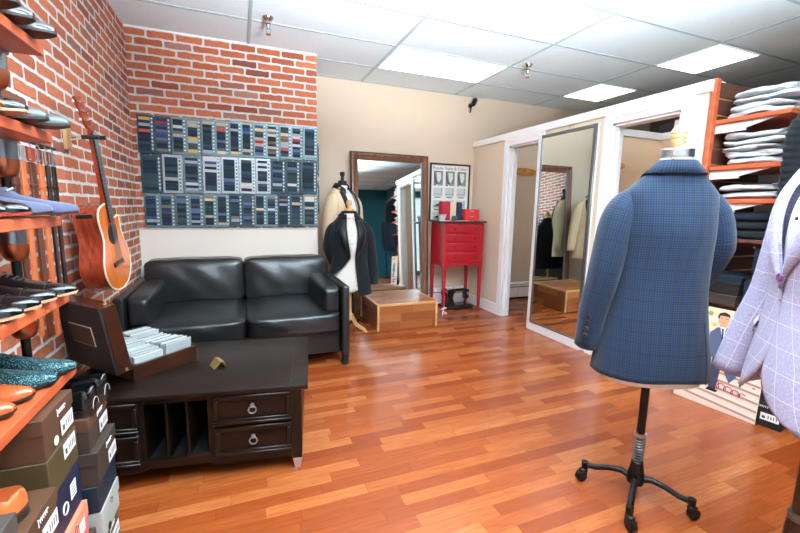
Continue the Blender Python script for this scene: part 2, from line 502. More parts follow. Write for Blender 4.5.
    def build(self, name, mats, parent=None, angle=38, solid=0., solid_off=-1.):
        me = bpy.data.meshes.new(name)
        me.from_pydata([tuple(v) for v in self.v], [], self.f)
        if not isinstance(mats, (list, tuple)): mats = [mats]
        for m in mats: me.materials.append(M[m])
        me.polygons.foreach_set('material_index', self.mi)
        me.polygons.foreach_set('use_smooth', self.sm)
        me.uv_layers.new(name='UVMap')
        me.color_attributes.new('Col', 'FLOAT_COLOR', 'CORNER')
        uva = []; cola = []
        for p in me.polygons:
            u = self.uvs[p.index]
            nx, ny, nz = (abs(c) for c in p.normal)
            for q, vi in enumerate(p.vertices):
                if u is not None:
                    uva.extend(u[q])
                else:
                    co = self.v[vi]
                    uva.extend((co.x, co.y) if nz >= nx and nz >= ny else ((co.y, co.z) if nx >= ny else (co.x, co.z)))
                cola.extend(self.cols[p.index])
        me.uv_layers['UVMap'].data.foreach_set('uv', uva)
        me.color_attributes['Col'].data.foreach_set('color', cola)
        me.set_sharp_from_angle(angle=R(angle))
        ob = bpy.data.objects.new(name, me); COL.objects.link(ob)
        if parent is not None: ob.parent = parent
        if solid:
            md = ob.modifiers.new('thickness', 'SOLIDIFY'); md.thickness = solid; md.offset = solid_off
        return ob

def tag(o, label, cat, group=None, kind=None):
    o['label'] = label; o['category'] = cat
    if group: o['group'] = group
    if kind: o['kind'] = kind
    return o
def thing(name, label, cat, loc=(0, 0, 0), rz=0., group=None):
    o = bpy.data.objects.new(name, None); COL.objects.link(o)
    o.empty_display_size = .05
    o.location = loc; o.rotation_euler = (0, 0, rz)
    return tag(o, label, cat, group)
def struct(name, mb, mats, parent=None):
    o = mb.build(name, mats, parent)
    o['kind'] = 'structure'
    return o
def dup(root, loc, rz, label, group=None):
    r = root.copy(); COL.objects.link(r); r.location = loc; r.rotation_euler = (0, 0, rz); r['label'] = label
    if group: r['group'] = group
    for ch in list(root.children):
        c = ch.copy(); COL.objects.link(c); c.parent = r
        for g in list(ch.children):
            d = g.copy(); COL.objects.link(d); d.parent = c
    return r

# ------------------------------------------------------------------ room numbers (metres)
XL, XP, YB, YW, ZC = -.812, 2.888, 4.087, 4.691, 2.695
YR = -2.6          # rear wall, behind the camera
XR = 4.25          # right wall of the shop behind the shelving
# ------------------------------------------------------------------ setting
struct('floor', MB().box(XL - .15, 6.2, YR - .1, YW + .1, -.08, 0), 'laminate_floor')
struct('ceiling', MB().box(XL - .15, 6.2, YR - .1, YW + .1, ZC, ZC + .08), 'ceiling_tile')
# T-bar grid: main bars run along Y every 1.219 m, cross bars along X every 0.61 m
g = MB(); S = 1.2192; X0 = .129; Y0 = 3.564; gz = ZC - .006
for k in range(-1, 5):
    x = X0 + S * k
    if x > XL: g.box(x - .012, x + .012, YR, YW, gz, ZC - .0005)
for k in range(-10, 2):
    y = Y0 + .6096 * k
    g.box(XL, 6.0, y - .012, y + .012, gz + .001, ZC - .0006)
g.box(XL, 3.0, YW - .022, YW, gz, ZC - .0005)
struct('trim_1', g, 'grid_metal')
# left wall with a shop window behind the camera
WY0, WY1, WZ0, WZ1 = -2.3, -.35, .35, 2.35
w = MB()
w.box(XL - .15, XL, WY1, YW + .1, 0, ZC); w.box(XL - .15, XL, YR - .1, WY0, 0, ZC)
w.box(XL - .15, XL, WY0, WY1, 0, WZ0); w.box(XL - .15, XL, WY0, WY1, WZ1, ZC)
struct('wall_left', w, 'red_brick')
wf = MB()
for a, b, c, d in ((WY0, WY1, WZ0, WZ0 + .05), (WY0, WY1, WZ1 - .05, WZ1), (WY0, WY0 + .05, WZ0, WZ1), (WY1 - .05, WY1, WZ0, WZ1), ((WY0 + WY1) / 2 - .025, (WY0 + WY1) / 2 + .025, WZ0, WZ1)):
    wf.box(XL - .10, XL - .04, a, b, c, d)
wo = struct('window_1', wf, 'white_trim')
MB().box(XL - .075, XL - .069, WY0 + .05, WY1 - .05, WZ0 + .05, WZ1 - .05).build('window_pane', 'window_pane', wo)
# projecting bay: brick above the swatch line, painted below
w = MB(); w.box(XL, .733, YB, YW + .1, 1.04, ZC)
struct('wall_bay', w, 'red_brick')
w = MB(); w.box(XL, .727, YB + .004, YW + .1, 0, 1.04)
struct('wall_bay_lower', w, 'cream_paint')
tb = MB(); tb.box(XL, .735, YB - .012, YB, ZC - .014, ZC - .0005)
struct('trim_2', tb, 'white_trim')
w = MB(); w.box(.733, 6.2, YW, YW + .1, 0, ZC)
struct('wall_back', w, 'tan_paint')
# partition with two fitting-room doorways
D1 = (3.432, 3.925); D2 = (1.985, 2.545); DH = 1.985; PT = 2.105
w = MB()
for a, b in ((1.82, D2[0]), (D2[1], D1[0]), (D1[1], YW)):
    w.box(XP, XP + .1, a, b, 0, PT)
for a, b in (D1, D2):
    w.box(XP, XP + .1, a, b, DH, PT)
struct('wall_partition', w, 'tan_paint')
cp = MB()
cp.box(XP - .02, XP + .12, 1.80, YW, PT - .04, PT + .033, .004)
struct('trim_3', cp, 'white_trim')
def casing(idx, a, b):
    m = MB(); cw = .085
    for y0, y1 in ((a - cw, a), (b, b + cw)):
        m.box(XP - .018, XP, y0, y1, 0, DH + cw, .004)
        m.box(XP - .0205, XP - .0175, y0 + .015, y0 + .03, 0, DH + cw - .01)
        m.box(XP - .0205, XP - .0175, y1 - .03, y1 - .015, 0, DH + cw - .01)
    m.box(XP - .018, XP, a, b, DH, DH + cw, .004)
    m.box(XP - .024, XP - .0175, a, b, DH + .05, DH + .065)
    for y0, y1 in ((a, a + .018), (b - .018, b)):
        m.box(XP, XP + .1, y0, y1, 0, DH)
    m.box(XP, XP + .1, a, b, DH - .018, DH)
    m.box(XP + .04, XP + .06, a + .018, a + .03, 0, DH - .018); m.box(XP + .04, XP + .06, b - .03, b - .018, 0, DH - .018)
    d = struct('door_%d' % idx, m, 'white_trim')
    return d
d1 = casing(1, *D1); d2 = casing(2, *D2)
# fitting rooms
w = MB(); w.box(XP + .1, 4.36, 3.2, 3.28, 0, PT); struct('wall_divider', w, 'peach_paint')
w = MB(); w.box(4.36, 4.44, 1.9, YW, 0, PT); struct('wall_fitting', w, 'peach_paint')
cp = MB(); cp.box(XP + .12, 4.34, 3.185, 3.295, PT - .04, PT + .033, .004); cp.box(4.34, 4.46, 1.9, YW, PT - .04, PT + .033, .004)
struct('trim_4', cp, 'white_trim')
w = MB(); w.box(6.1, 6.2, YR, YW, 0, ZC); struct('wall_far', w, 'grey_paint')
# shop wall carrying the shirt shelving, right and rear walls
w = MB(); w.box(XP + .1, XR + .1, 1.84, 1.90, 0, PT + .03); struct('wall_shelving', w, 'tan_paint')
w = MB(); w.box(XR, XR + .1, YR, 1.84, 0, ZC); struct('wall_right', w, 'teal_paint')
RX0, RX1, RZ0, RZ1 = -.65, 2.55, .15, 2.5
w = MB(); w.box(XL, RX0, YR - .1, YR, 0, ZC); w.box(RX1, XR + .1, YR - .1, YR, 0, ZC); w.box(RX0, RX1, YR - .1, YR, 0, RZ0); w.box(RX0, RX1, YR - .1, YR, RZ1, ZC)
struct('wall_rear', w, 'teal_paint')
wf = MB()
for a, b, c, d in ((RX0, RX1, RZ0, RZ0 + .05), (RX0, RX1, RZ1 - .05, RZ1), (RX0, RX0 + .05, RZ0, RZ1), (RX1 - .05, RX1, RZ0, RZ1), (.92, .97, RZ0, RZ1)):
    wf.box(a, b, YR - .07, YR - .02, c, d)
wo = struct('window_added', wf, 'white_trim')  # unseen rear window, added to bring in more soft frontal daylight
MB().box(RX0 + .05, RX1 - .05, YR - .05, YR - .044, RZ0 + .05, RZ1 - .05).build('window_pane', 'window_pane', wo)
bb = MB(); bb.box(.735, XP, YW - .016, YW, 0, .13, .003); struct('baseboard_back', bb, 'white_trim')
bb = MB(); bb.box(XP - .016, XP, D1[1] + .086, YW - .017, 0, .13, .003); bb.box(XP - .016, XP, 1.82, D2[0] - .086, 0, .13, .003)
struct('baseboard_right', bb, 'white_trim')

# ------------------------------------------------------------------ ceiling lights
def light(x0, x1, y0, y1, label, vis=True):
    t = thing('ceiling_light', label, 'light', ((x0 + x1) / 2, (y0 + y1) / 2, ZC - .0065), 0, 'flat ceiling lights')
    hx, hy = (x1 - x0) / 2 - .014, (y1 - y0) / 2 - .014
    f = MB()
    for a, b, c, d in ((-hx, hx, -hy, -hy + .012), (-hx, hx, hy - .012, hy), (-hx, -hx + .012, -hy + .012, hy - .012), (hx - .012, hx, -hy + .012, hy - .012)):
        f.box(a, b, c, d, -.004, 0)
    f.build('frame', 'white_trim', t)
    MB().box(-hx + .0125, hx - .0125, -hy + .0125, hy - .0125, -.003, -.0005).build('diffuser', 'light_diffuser', t)
    return t
L1 = X0 + S
light(L1, L1 + S, Y0, Y0 + .6096, 'long white ceiling light panel over the big leaning mirror')
light(X0, L1, Y0 - 2 * .6096, Y0 - .6096, 'white ceiling light panel cut off by the top edge of the photo')
light(L1 + 2 * S, L1 + 2.5 * S, Y0, Y0 + .6096, 'small square ceiling light over the first fitting room')
light(L1 + 2 * S, L1 + 2.5 * S, Y0 - 2 * .6096, Y0 - .6096, 'square ceiling light above the fitting room doorway by the shirt shelves')
light(L1, L1 + S, Y0 - 4 * .6096, Y0 - 3 * .6096, 'ceiling light panel behind the camera over the jacket forms')
light(X0, L1, Y0 - 6 * .6096, Y0 - 5 * .6096, 'ceiling light panel behind the camera near the left wall')
light(L1, L1 + S, Y0 - 8 * .6096, Y0 - 7 * .6096, 'ceiling light panel behind the camera in the middle of the shop')
light(X0, L1, Y0 - 9 * .6096, Y0 - 8 * .6096, 'ceiling light panel behind the camera by the rear wall')

def sprinkler(x, y, label):
    t = thing('sprinkler', label, 'sprinkler', (x, y, ZC - .0005), 0, 'fire sprinklers on the ceiling')
    MB().lathe([(.042, 0), (.042, -.006), (.034, -.02), (.02, -.035), (.02, -.05)]).build('escutcheon', 'chrome', t)
    b = MB(); b.lathe([(.013, -.0505), (.017, -.06), (.012, -.075), (.010, -.085)])
    b.tube([(.012, 0, -.08), (.018, 0, -.095), (.012, 0, -.115), (0, 0, -.122)], .003, 6); b.tube([(-.012, 0, -.08), (-.018, 0, -.095), (-.012, 0, -.115), (0, 0, -.122)], .003, 6)
    b.build('sprinkler_head', 'steel', t)
    MB().lathe([(.002, -.1225), (.02, -.124), (.02, -.127), (.003, -.129)]).build('deflector', 'copper', t)
sprinkler(.257, 3.46, 'chrome fire sprinkler hanging from the ceiling above the sofa')
sprinkler(2.69, 3.44, 'chrome fire sprinkler on the ceiling near the fitting rooms')

t = thing('security_camera', 'small black security camera high on the beige back wall', 'camera', (2.80, YW - .001, 2.58))
MB().lathe([(.03, 0), (.03, .012), (.012, .018)], n=16).build('mount_plate', 'black_plastic', t).rotation_euler = (R(90), 0, 0)
b = MB(); b.tube([(0, -.02, 0), (0, -.05, .0), (0, -.06, .02)], .010, 8); b.build('bracket', 'black_plastic', t)
b = MB(); b.tube([(.03, -.07, .06), (-.015, -.10, .0)], [.032, .030], 14); b.cyl((-.012, -.098, .003), (-.022, -.105, -.01), .024, .024, 14); b.build('camera_body', 'black_plastic', t)
b = MB(); b.tube([(-.02, -.06, -.01), (-.03, -.07, -.06), (-.035, -.065, -.10)], .008, 8); b.build('arm', 'black_plastic', t)

# ------------------------------------------------------------------ swatch boards on the brick bay
def pal(row, k):
    r = random.random
    darks = [rgb(24, 40, 56), rgb(28, 48, 70), rgb(36, 60, 66), rgb(26, 36, 44), rgb(48, 74, 84), rgb(62, 78, 84), rgb(20, 48, 56)]
    blues = [rgb(34, 52, 96), rgb(60, 80, 122), rgb(92, 108, 146), rgb(24, 42, 82)]
    lights = [rgb(168, 178, 184), rgb(204, 206, 204), rgb(190, 176, 150), rgb(128, 116, 104), rgb(160, 172, 176)]
    warm = [rgb(176, 48, 62), rgb(206, 84, 76), rgb(120, 96, 84), rgb(216, 176, 96), rgb(226, 206, 160)]
    q = r()
    if row == 0:
        s = darks if q < .50 else blues if q < .68 else lights if q < .90 else warm
    elif row == 1:
        s = darks if q < .80 else blues if q < .92 else lights[:2]
    else:
        s = darks if q < .66 else blues if q < .86 else lights if q < .97 else warm[3:]
    return random.choice(s)
def swatch_board(cx, cz, wd, ht, cols, row, panelmat, label, tiltz=0., roty=0., loc=None, rz=0.):
    t = thing('swatch_board', label, 'swatch board', loc or (cx, YB - .002, cz), rz, 'fabric swatch boards on the brick wall')
    t.rotation_euler = (0, roty, rz)
    b = MB(); b.box(-wd / 2, wd / 2, -.018, 0, -ht / 2, ht / 2, .003); b.build('panel', panelmat, t)
    cw = wd / cols
    for c in range(cols):
        x0 = -wd / 2 + c * cw + cw * .12; x1 = x0 + cw * .64
        s = MB(); s.smooth = False
        n = random.choice((10, 11, 12)); zt = ht / 2 - .022; hh = (ht - .044) / n
        for k in range(n):
            s.color = pal(row, k)
            z1 = zt - k * hh
            s.box(x0, x1, -.026 - .001 * (k % 2), -.0185, z1 - hh * .98, z1)
        s.build('fabric_swatches', 'swatch_palette', t)
        u = MB(); u.box(x1 + cw * .06, x1 + cw * .06 + .013, -.0192, -.0182, -ht / 2 + .02, ht / 2 - .02)
        u.build('number_strip', 'number_ticks', t)
    u = MB(); u.cyl((0, -.0185, ht / 2 - .008), (0, -.021, ht / 2 - .008), .004, .004, 8); u.build('mount_pin', 'silver_metal', t)
plain('grey_blue_board', rgb(112, 136, 142), .35, .3, vary=.04)
plain('dark_board', rgb(52, 76, 84), .35, .2, vary=.05)
plain('silver_board', rgb(182, 192, 200), .3, .6, vary=.04)
# top row: double boards, hung with their tops on a slight slope
xs = [-.772, -.520, -.290, -.063, .142, .372, .592, .733]
mats1 = ['dark_board', 'grey_blue_board', 'grey_blue_board', 'grey_blue_board', 'grey_blue_board', 'grey_blue_board', 'grey_blue_board']
nums = ['first', 'second', 'third', 'fourth', 'fifth', 'sixth', 'seventh', 'eighth', 'ninth', 'last']
for i in range(7):
    a, b_ = xs[i], xs[i + 1]
    f = i / 6
    zt, zb = 2.005 + .018 * f, 1.690 + .024 * f
    wd = b_ - a - .003
    swatch_board((a + b_) / 2, (zt + zb) / 2, wd, zt - zb, 2 if i < 6 else 1, 0, mats1[i], '%s swatch board from the left in the top row over the sofa' % nums[i], roty=R(1.0))
xs = [-.765, -.605, -.448, -.292, -.140, .010, .155, .288, .425, .560, .728]
mats2 = ['dark_board', 'silver_board', 'grey_blue_board', 'silver_board', 'silver_board', 'silver_board', 'silver_board', 'dark_board', 'dark_board', 'dark_board']
for i in range(10):
    a, b_ = xs[i], xs[i + 1]; f = i / 9
    zt, zb = 1.6865 + .024 * f, 1.357 + .030 * f
    swatch_board((a + b_) / 2, (zt + zb) / 2, b_ - a - .003, zt - zb, 1, 1, mats2[i], '%s swatch board from the left in the middle row over the sofa' % nums[i], roty=R(.8))
xs = [-.760, -.525, -.300, -.085, .135, .345, .580, .728]
for i in range(7):
    a, b_ = xs[i], xs[i + 1]; f = i / 6
    zt, zb = 1.3535 + .030 * f, 1.058 + .012 * f
    swatch_board((a + b_) / 2, (zt + zb) / 2, b_ - a - .003, zt - zb, 2 if i < 6 else 1, 2, 'dark_board' if i in (3, 5) else 'grey_blue_board', '%s swatch board from the left in the bottom row over the sofa' % nums[i], roty=R(.6))
swatch_board(0, 0, .42, .33, 2, 1, 'dark_board', 'dark swatch board around the corner of the brick bay, behind the cream jacket', loc=(.735, 4.35, 1.72), rz=R(90))
swatch_board(0, 0, .42, .33, 2, 1, 'dark_board', 'dark swatch board around the corner of the brick bay, lower one', loc=(.735, 4.35, 1.36), rz=R(90))
# ------------------------------------------------------------------ sofa
t = thing('sofa', 'two-seat black leather sofa under the swatch boards on the brick wall', 'sofa', (0, 0, 0))
b = MB()
b.box(-.72, .725, 3.10, 4.00, .10, .29, .015, 2)
b.build('base', 'black_leather', t)
b = MB(); b.box(-.72, .725, 3.97, 4.06, .10, .70, .02, 2); b.build('back_frame', 'black_leather', t)
for s, nm in ((-1, 'left'), (1, 'right')):
    x0, x1 = (-.785, -.725) if s < 0 else (.730, .790)
    b = MB(); b.box(x0, x1, 3.035, 4.06, .09, .655, .016, 3); b.build('side_panel', 'black_leather', t)
    x0, x1 = (-.722, -.588) if s < 0 else (.592, .727)
    b = MB(); b.cushion(x0, x1, 3.085, 3.93, .43, .645, (.4, .6, .6), 9, 16); b.build('arm_cushion', 'black_leather', t)
    for y in (3.08, 4.0):
        xx = -.757 if s < 0 else .760
        MB().box(xx - .024, xx + .024, y - .03, y + .03, 0, .092, .004).build('leg', 'black_plastic', t)
for x0, x1 in ((-.722, .0195), (.0225, .727)):
    b = MB(); b.cushion(x0, x1, 3.03, 3.86, .285, .445, (.2, .8, 1.3), 12, 18, .0015); b.build('seat_cushion', 'black_leather', t)
for x0, x1 in ((-.745, .017), (.023, .765)):
    b = MB(); b.cushion(x0, x1, 3.76, 3.985, .43, .80, (.2, 1.6, .5), 11, 20, .0025)
    for i, v in enumerate(b.v):       # lean back a little
        v.y += (v.z - .43) * .12 - .02
    b.build('back_cushion', 'black_leather', t)

# ------------------------------------------------------------------ coffee table
TH = R(-8.9)
t = thing('coffee_table', 'dark brown storage coffee table with open slots and ring-pull drawers', 'coffee table', (.255, 1.85, 0), TH)
ct = t
b = MB()
b.box(-1.065, .020, -.012, .715, .412, .438, .006, 2)
b.build('tabletop', 'espresso_wood', t)
b = MB(); b.box(-.062, -.058, .02, .69, .4378, .4386); b.build('top_inlay', 'mahogany', t)
def front(y, s):     # carcass pieces
    pass
b = MB()
b.box(-1.05, -.012, .02, .70, .385, .4115)             # top rail
b.box(-1.05, -.012, .02, .70, .075, .112)              # bottom board
b.box(-1.05, -1.0, .0, .70, .045, .4115); b.box(-.06, -.012, .0, .70, .058, .4115)
b.box(-.71, -.69, .005, .70, .075, .4115); b.box(-.43, -.405, .005, .70, .075, .4115)
b.box(-1.05, -.012, .66, .70, .075, .4115)
b.prism([(-1.05, .112), (-.72, .112), (-.69, .128), (-.43, .128), (-.40, .112), (-.06, .112), (-.06, .075), (-.40, .072), (-.43, .088), (-.69, .088), (-.72, .072), (-1.05, .072)], -.004, .02)
b.build('carcass', 'espresso_wood', t)
for s in (-.602, -.517):
    MB().box(s - .005, s + .005, .01, .66, .112, .385).build('divider', 'espresso_wood', t)
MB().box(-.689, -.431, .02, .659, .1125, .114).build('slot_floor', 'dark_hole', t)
def drawer(x0, x1, z0, z1):
    d = MB(); m = .022
    d.box(x0, x1, -.002, .018, z0, z1, .003)
    for a, b_, c, e in ((x0, x1, z1 - m, z1), (x0, x1, z0, z0 + m), (x0, x0 + m, z0 + m, z1 - m), (x1 - m, x1, z0 + m, z1 - m)):
        d.box(a, b_, -.014, -.0021, c, e, .003)
    d.box(x0 - .004, x1 + .004, -.018, -.002, z0 - .006, z0 + .008, .003)
    o = d.build('drawer', 'espresso_wood', t)
    k = MB(); cx, cz = (x0 + x1) / 2, (z0 + z1) / 2 + .018
    k.cyl((cx, -.014, cz), (cx, -.022, cz), .011, .008, 14)
    k.tube([(cx + .017 * math.cos(a), -.024, cz - .018 + .017 * math.sin(a)) for a in [2 * PI * q / 18 for q in range(19)]], .0035, 6, False)
    k.cyl((cx, -.02, cz), (cx, -.03, cz), .005, .006, 10)
    k.build('ring_pull', 'silver_metal', o)
for z0, z1 in ((.273, .408), (.118, .255)):
    drawer(-.402, -.062, z0, z1); drawer(-1.0, -.712, z0, z1)
for s in (-1.028, -.034):
    for y in (.024, .676):
        f = MB(); f.rings([[(s - a, y - a, z), (s + a, y - a, z), (s + a, y + a, z), (s - a, y + a, z)] for a, z in ((.014, 0), (.023, .044 if s < -.5 else .0575))], True, True, True)
        f.build('foot', 'silver_metal', t)

# ------------------------------------------------------------------ presentation box on the table
TT = .4392
F = Vector((-.487, 2.121, TT)); a1 = math.atan2(.216, .246)
t = thing('presentation_box', 'open dark wooden display case with a lid plaque, standing on the coffee table', 'display box', F, a1)
W_, D_, H_ = .327, .455, .082
b = MB()
b.box(0, W_, 0, .014, 0, H_, .002); b.box(0, W_, D_ - .014, D_, 0, H_, .002); b.box(0, .014, .014, D_ - .014, 0, H_, .002); b.box(W_ - .014, W_, .014, D_ - .014, 0, H_, .002)
b.box(.014, W_ - .014, .014, D_ - .014, .001, .010)
b.build('box_base', 'mahogany', t)
b = MB(); b.box(.0145, W_ - .0145, .0145, D_ - .0145, .0102, .02); b.box(W_ / 2 - .004, W_ / 2 + .004, .015, D_ - .015, .02, .07); b.build('liner', 'dark_fold', t)
lid = bpy.data.objects.new('lid', None); COL.objects.link(lid); lid.parent = t
b = MB(); b.X = Matrix.Translation((-.002, 0, H_ - .014)) @ Matrix.Rotation(R(-9), 4, 'Y')
th = .072
b.box(-th + .012, 0, 0, .014, 0, W_, .002); b.box(-th + .012, 0, D_ - .014, D_, 0, W_, .002)
b.box(-th + .012, 0, .014, D_ - .014, W_ - .014, W_, .002); b.box(-th + .012, 0, .014, D_ - .014, 0, .014, .002)
LX = b.X.copy()
bpy.data.objects.remove(lid)
lid = b.build('lid', 'mahogany', t)
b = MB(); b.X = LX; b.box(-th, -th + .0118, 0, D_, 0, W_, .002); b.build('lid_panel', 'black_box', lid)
b = MB(); b.X = LX
b.box(-th - .003, -th - .0005, .10, .29, .13, .225); b.build('plaque_frame', 'ivory_plastic', lid)
b = MB(); b.X = LX
b.box(-th - .0045, -th - .0031, .103, .287, .133, .222); b.build('plaque', 'brass_dark' if 'brass_dark' in M else plain('brass_dark', rgb(84, 58, 36), .4, .5).name, lid)
b = MB(); b.X = LX
for q in (.03, D_ - .05): b.box(-.0315, -.018, q, q + .02, W_ + .0003, W_ + .003); b.cyl((-.02, q + .01, W_ + .003), (-.02, q + .01, W_ + .012), .006, .004, 8)
b.box(-.03, -.02, -.004, -.0003, .005, .02)
b.build('latch', 'brass', lid)
# packs of white sample cards standing in the box
k = 0
for col in range(2):
    for row in range(3):
        ln = (.135, .15, .115)[(row + col) % 3]
        y0 = .018 + sum((.135, .15, .115)[(q + col) % 3] + .006 for q in range(row))
        x0 = .018 if col == 0 else W_ / 2 + .007
        x1 = W_ / 2 - .007 if col == 0 else W_ - .018
        o = thing('card_pack', 'white sample card pack in the display case, %s row, %s the camera' % (('lid-side', 'open-side')[col], ('nearest', 'halfway from', 'farthest from')[row]), 'cards', F + Matrix.Rotation(a1, 3, 'Z') @ Vector(((x0 + x1) / 2, y0 + ln / 2, .0205)), a1 + R(90), 'sample card packs in the display case')
        b = MB(); h = .094 + .012 * ((row + col) % 2)
        hx, hy = ln / 2 - .004, (x1 - x0) / 2
        n_ = 17
        for q in range(n_):
            xx = -hx + 2 * hx * q / n_; lean = .014
            hh = h + random.uniform(-.007, .007)
            b.add([(xx, -hy, 0), (xx + .0046, -hy, 0), (xx + .0046, hy, 0), (xx, hy, 0), (xx - lean + .008, -hy, hh), (xx + .0046 - lean + .008, -hy, hh), (xx + .0046 - lean + .008, hy, hh), (xx - lean + .008, hy, hh)], [(0, 3, 2, 1), (4, 5, 6, 7), (0, 1, 5, 4), (1, 2, 6, 5), (2, 3, 7, 6), (3, 0, 4, 7)])
        b.smooth = False
        b.build('cards', 'card_edges', o)
# brass card stand
b = MB(); b.X = Matrix.Rotation(R(20), 4, 'Z')
b.prism([(0, 0), (.03, .036), (.034, .034), (.006, 0)], -.05, .03, 'xz'); b.prism([(.031, .036), (.052, .030), (.062, 0), (.058, 0), (.049, .027), (.031, .032)], -.05, .03, 'xz')
o = b.build('card_stand', 'brass'); o.location = (-.165, 2.205, TT); tag(o, 'small folded brass stand on the coffee table in front of the display case', 'stand')

# ------------------------------------------------------------------ platform
t = thing('fitting_platform', 'low wooden step platform with pale edging in front of the leaning mirror', 'platform', (0, 0, 0))
x0, x1, y0, y1, h = 1.275, 1.962, 3.79, 4.42, .285
def plank_mat():
    q = NT('platform_planks')
    u, v, _ = q.sep(q.uv())
    W = .088
    rv = q.m('DIVIDE', v, W); row = q.m('FLOOR', rv)
    ru = q.m('ADD', q.m('DIVIDE', u, .38), q.m('MULTIPLY', q.white(q.comb(row, 4.0, 1.0)), 5.0)); idx = q.m('FLOOR', ru)
    rnd = q.white(q.comb(idx, row, 3.0))
    base = q.ramp(rnd, [(0, rgb(140, 76, 40)), (.5, rgb(178, 104, 58)), (1, rgb(208, 138, 86))])
    gr = q.noise(q.comb(q.m('ADD', q.m('MULTIPLY', u, 2.), q.m('MULTIPLY', rnd, 30.)), q.m('MULTIPLY', v, 26.)), 3., 5, .6)
    col = q.mix(q.m('MULTIPLY', gr, .7), base, rgb(116, 58, 30))
    e = q.m('MAXIMUM', q.m('LESS_THAN', q.m('FRACT', rv), .02), q.m('LESS_THAN', q.m('FRACT', ru), .006))
    col = q.mix(q.m('MULTIPLY', e, .6), col, rgb(70, 34, 18))
    M['platform_planks'] = q.pbr(col, .3, 0, None, coat=.2)
plank_mat()
b = MB(); b.box(x0 + .012, x1 - .012, y0 + .012, y1 - .012, 0, h - .016); b.build('body', 'platform_planks', t)
b = MB(); b.box(x0 + .022, x1 - .022, y0 + .022, y1 - .022, h - .0155, h - .001); b.build('top_deck', 'platform_planks', t)
e_ = MB()
for a in ((x0, x1, y0, y0 + .022), (x0, x1, y1 - .022, y1), (x0, x0 + .022, y0 + .022, y1 - .022), (x1 - .022, x1, y0 + .022, y1 - .022)):
    e_.box(*a, h - .026, h, .003)
e_.build('edge_trim', 'oak_trim', t)
for x in (x0, x1 - .022):
    for y in (y0, y1 - .022):
        MB().box(x, x + .022, y, y + .022, 0, h - .0265, .003).build('corner_post', 'oak_trim', t)

# ------------------------------------------------------------------ leaning mirror
t = thing('leaning_mirror', 'tall wood-framed mirror leaning on the back wall behind the step platform', 'mirror', (1.702, 4.545, 0), 0)
t.rotation_euler = (R(-3.6), 0, 0)
mw, mh, fw_ = .492, 1.905, .085
b = MB()
prof = [(0, 0), (0, .03), (.012, .042), (.03, .046), (.055, .034), (.075, .03), (.085, .02), (.085, 0)]
def mitre(mb, hw, h0, h1, prof, yoff=0.):
    loops = []
    for d, z in prof:
        loops.append([(-hw + d, yoff - z, h0 + d), (hw - d, yoff - z, h0 + d), (hw - d, yoff - z, h1 - d), (-hw + d, yoff - z, h1 - d)])
    mb.rings(loops, True)
mitre(b, mw, 0, mh, prof)
b.box(-mw + .005, mw - .005, 0, .012, .005, mh - .005)
b.build('frame', 'mirror_frame_wood', t, 30)
b = MB()
mitre(b, mw + .004, -.0, mh + .004, [(0, .0), (0, .034), (.010, .044), (.014, .040), (.014, 0)])
b.build('outer_moulding', 'dark_edge_wood', t, 30)
b = MB(); mitre(b, mw - .078, .078, mh - .078, [(0, .02), (0, .031), (.010, .024), (.012, .012)]); b.build('inner_bead', 'pewter', t, 30)
MB().box(-mw + .084, mw - .084, -.014, -.0005, .084, mh - .084).build('glass', 'mirror_glass', t)

# ------------------------------------------------------------------ tall mirror on the partition
t = thing('wall_mirror', 'tall frameless-looking mirror with grey edge and white base on the partition between doorways', 'mirror', (XP - .001, 3.03, 0), 0)
ya, yb = -.352, .372
b = MB(); b.box(-.022, 0, ya, yb, 0.001, 2.02, .003); b.box(-.030, -.022, ya, yb, .001, .085, .003); b.box(-.030, -.022, yb - .035, yb, .086, 2.02, .003); b.build('backboard', 'white_trim', t)
b = MB()
for q in ((ya + .036, yb - .036, .086, .10), (ya + .036, yb - .036, 1.99, 2.02), (yb - .05, yb - .036, .10, 1.99)):
    b.box(-.034, -.022, *q, .002)
b.box(-.040, -.022, ya, ya + .036, .086, 2.02, .003)
b.build('frame', 'pewter', t)
MB().box(-.026, -.0225, ya + .036, yb - .05, .10, 1.99).build('glass', 'mirror_glass', t)
b = MB(); b.tube([(-.03, -.08, 2.04), (-.03, -.06, 2.055), (-.03, -.03, 2.05), (-.03, -.02, 2.035)], .004, 6); b.build('hook', 'brass', t)

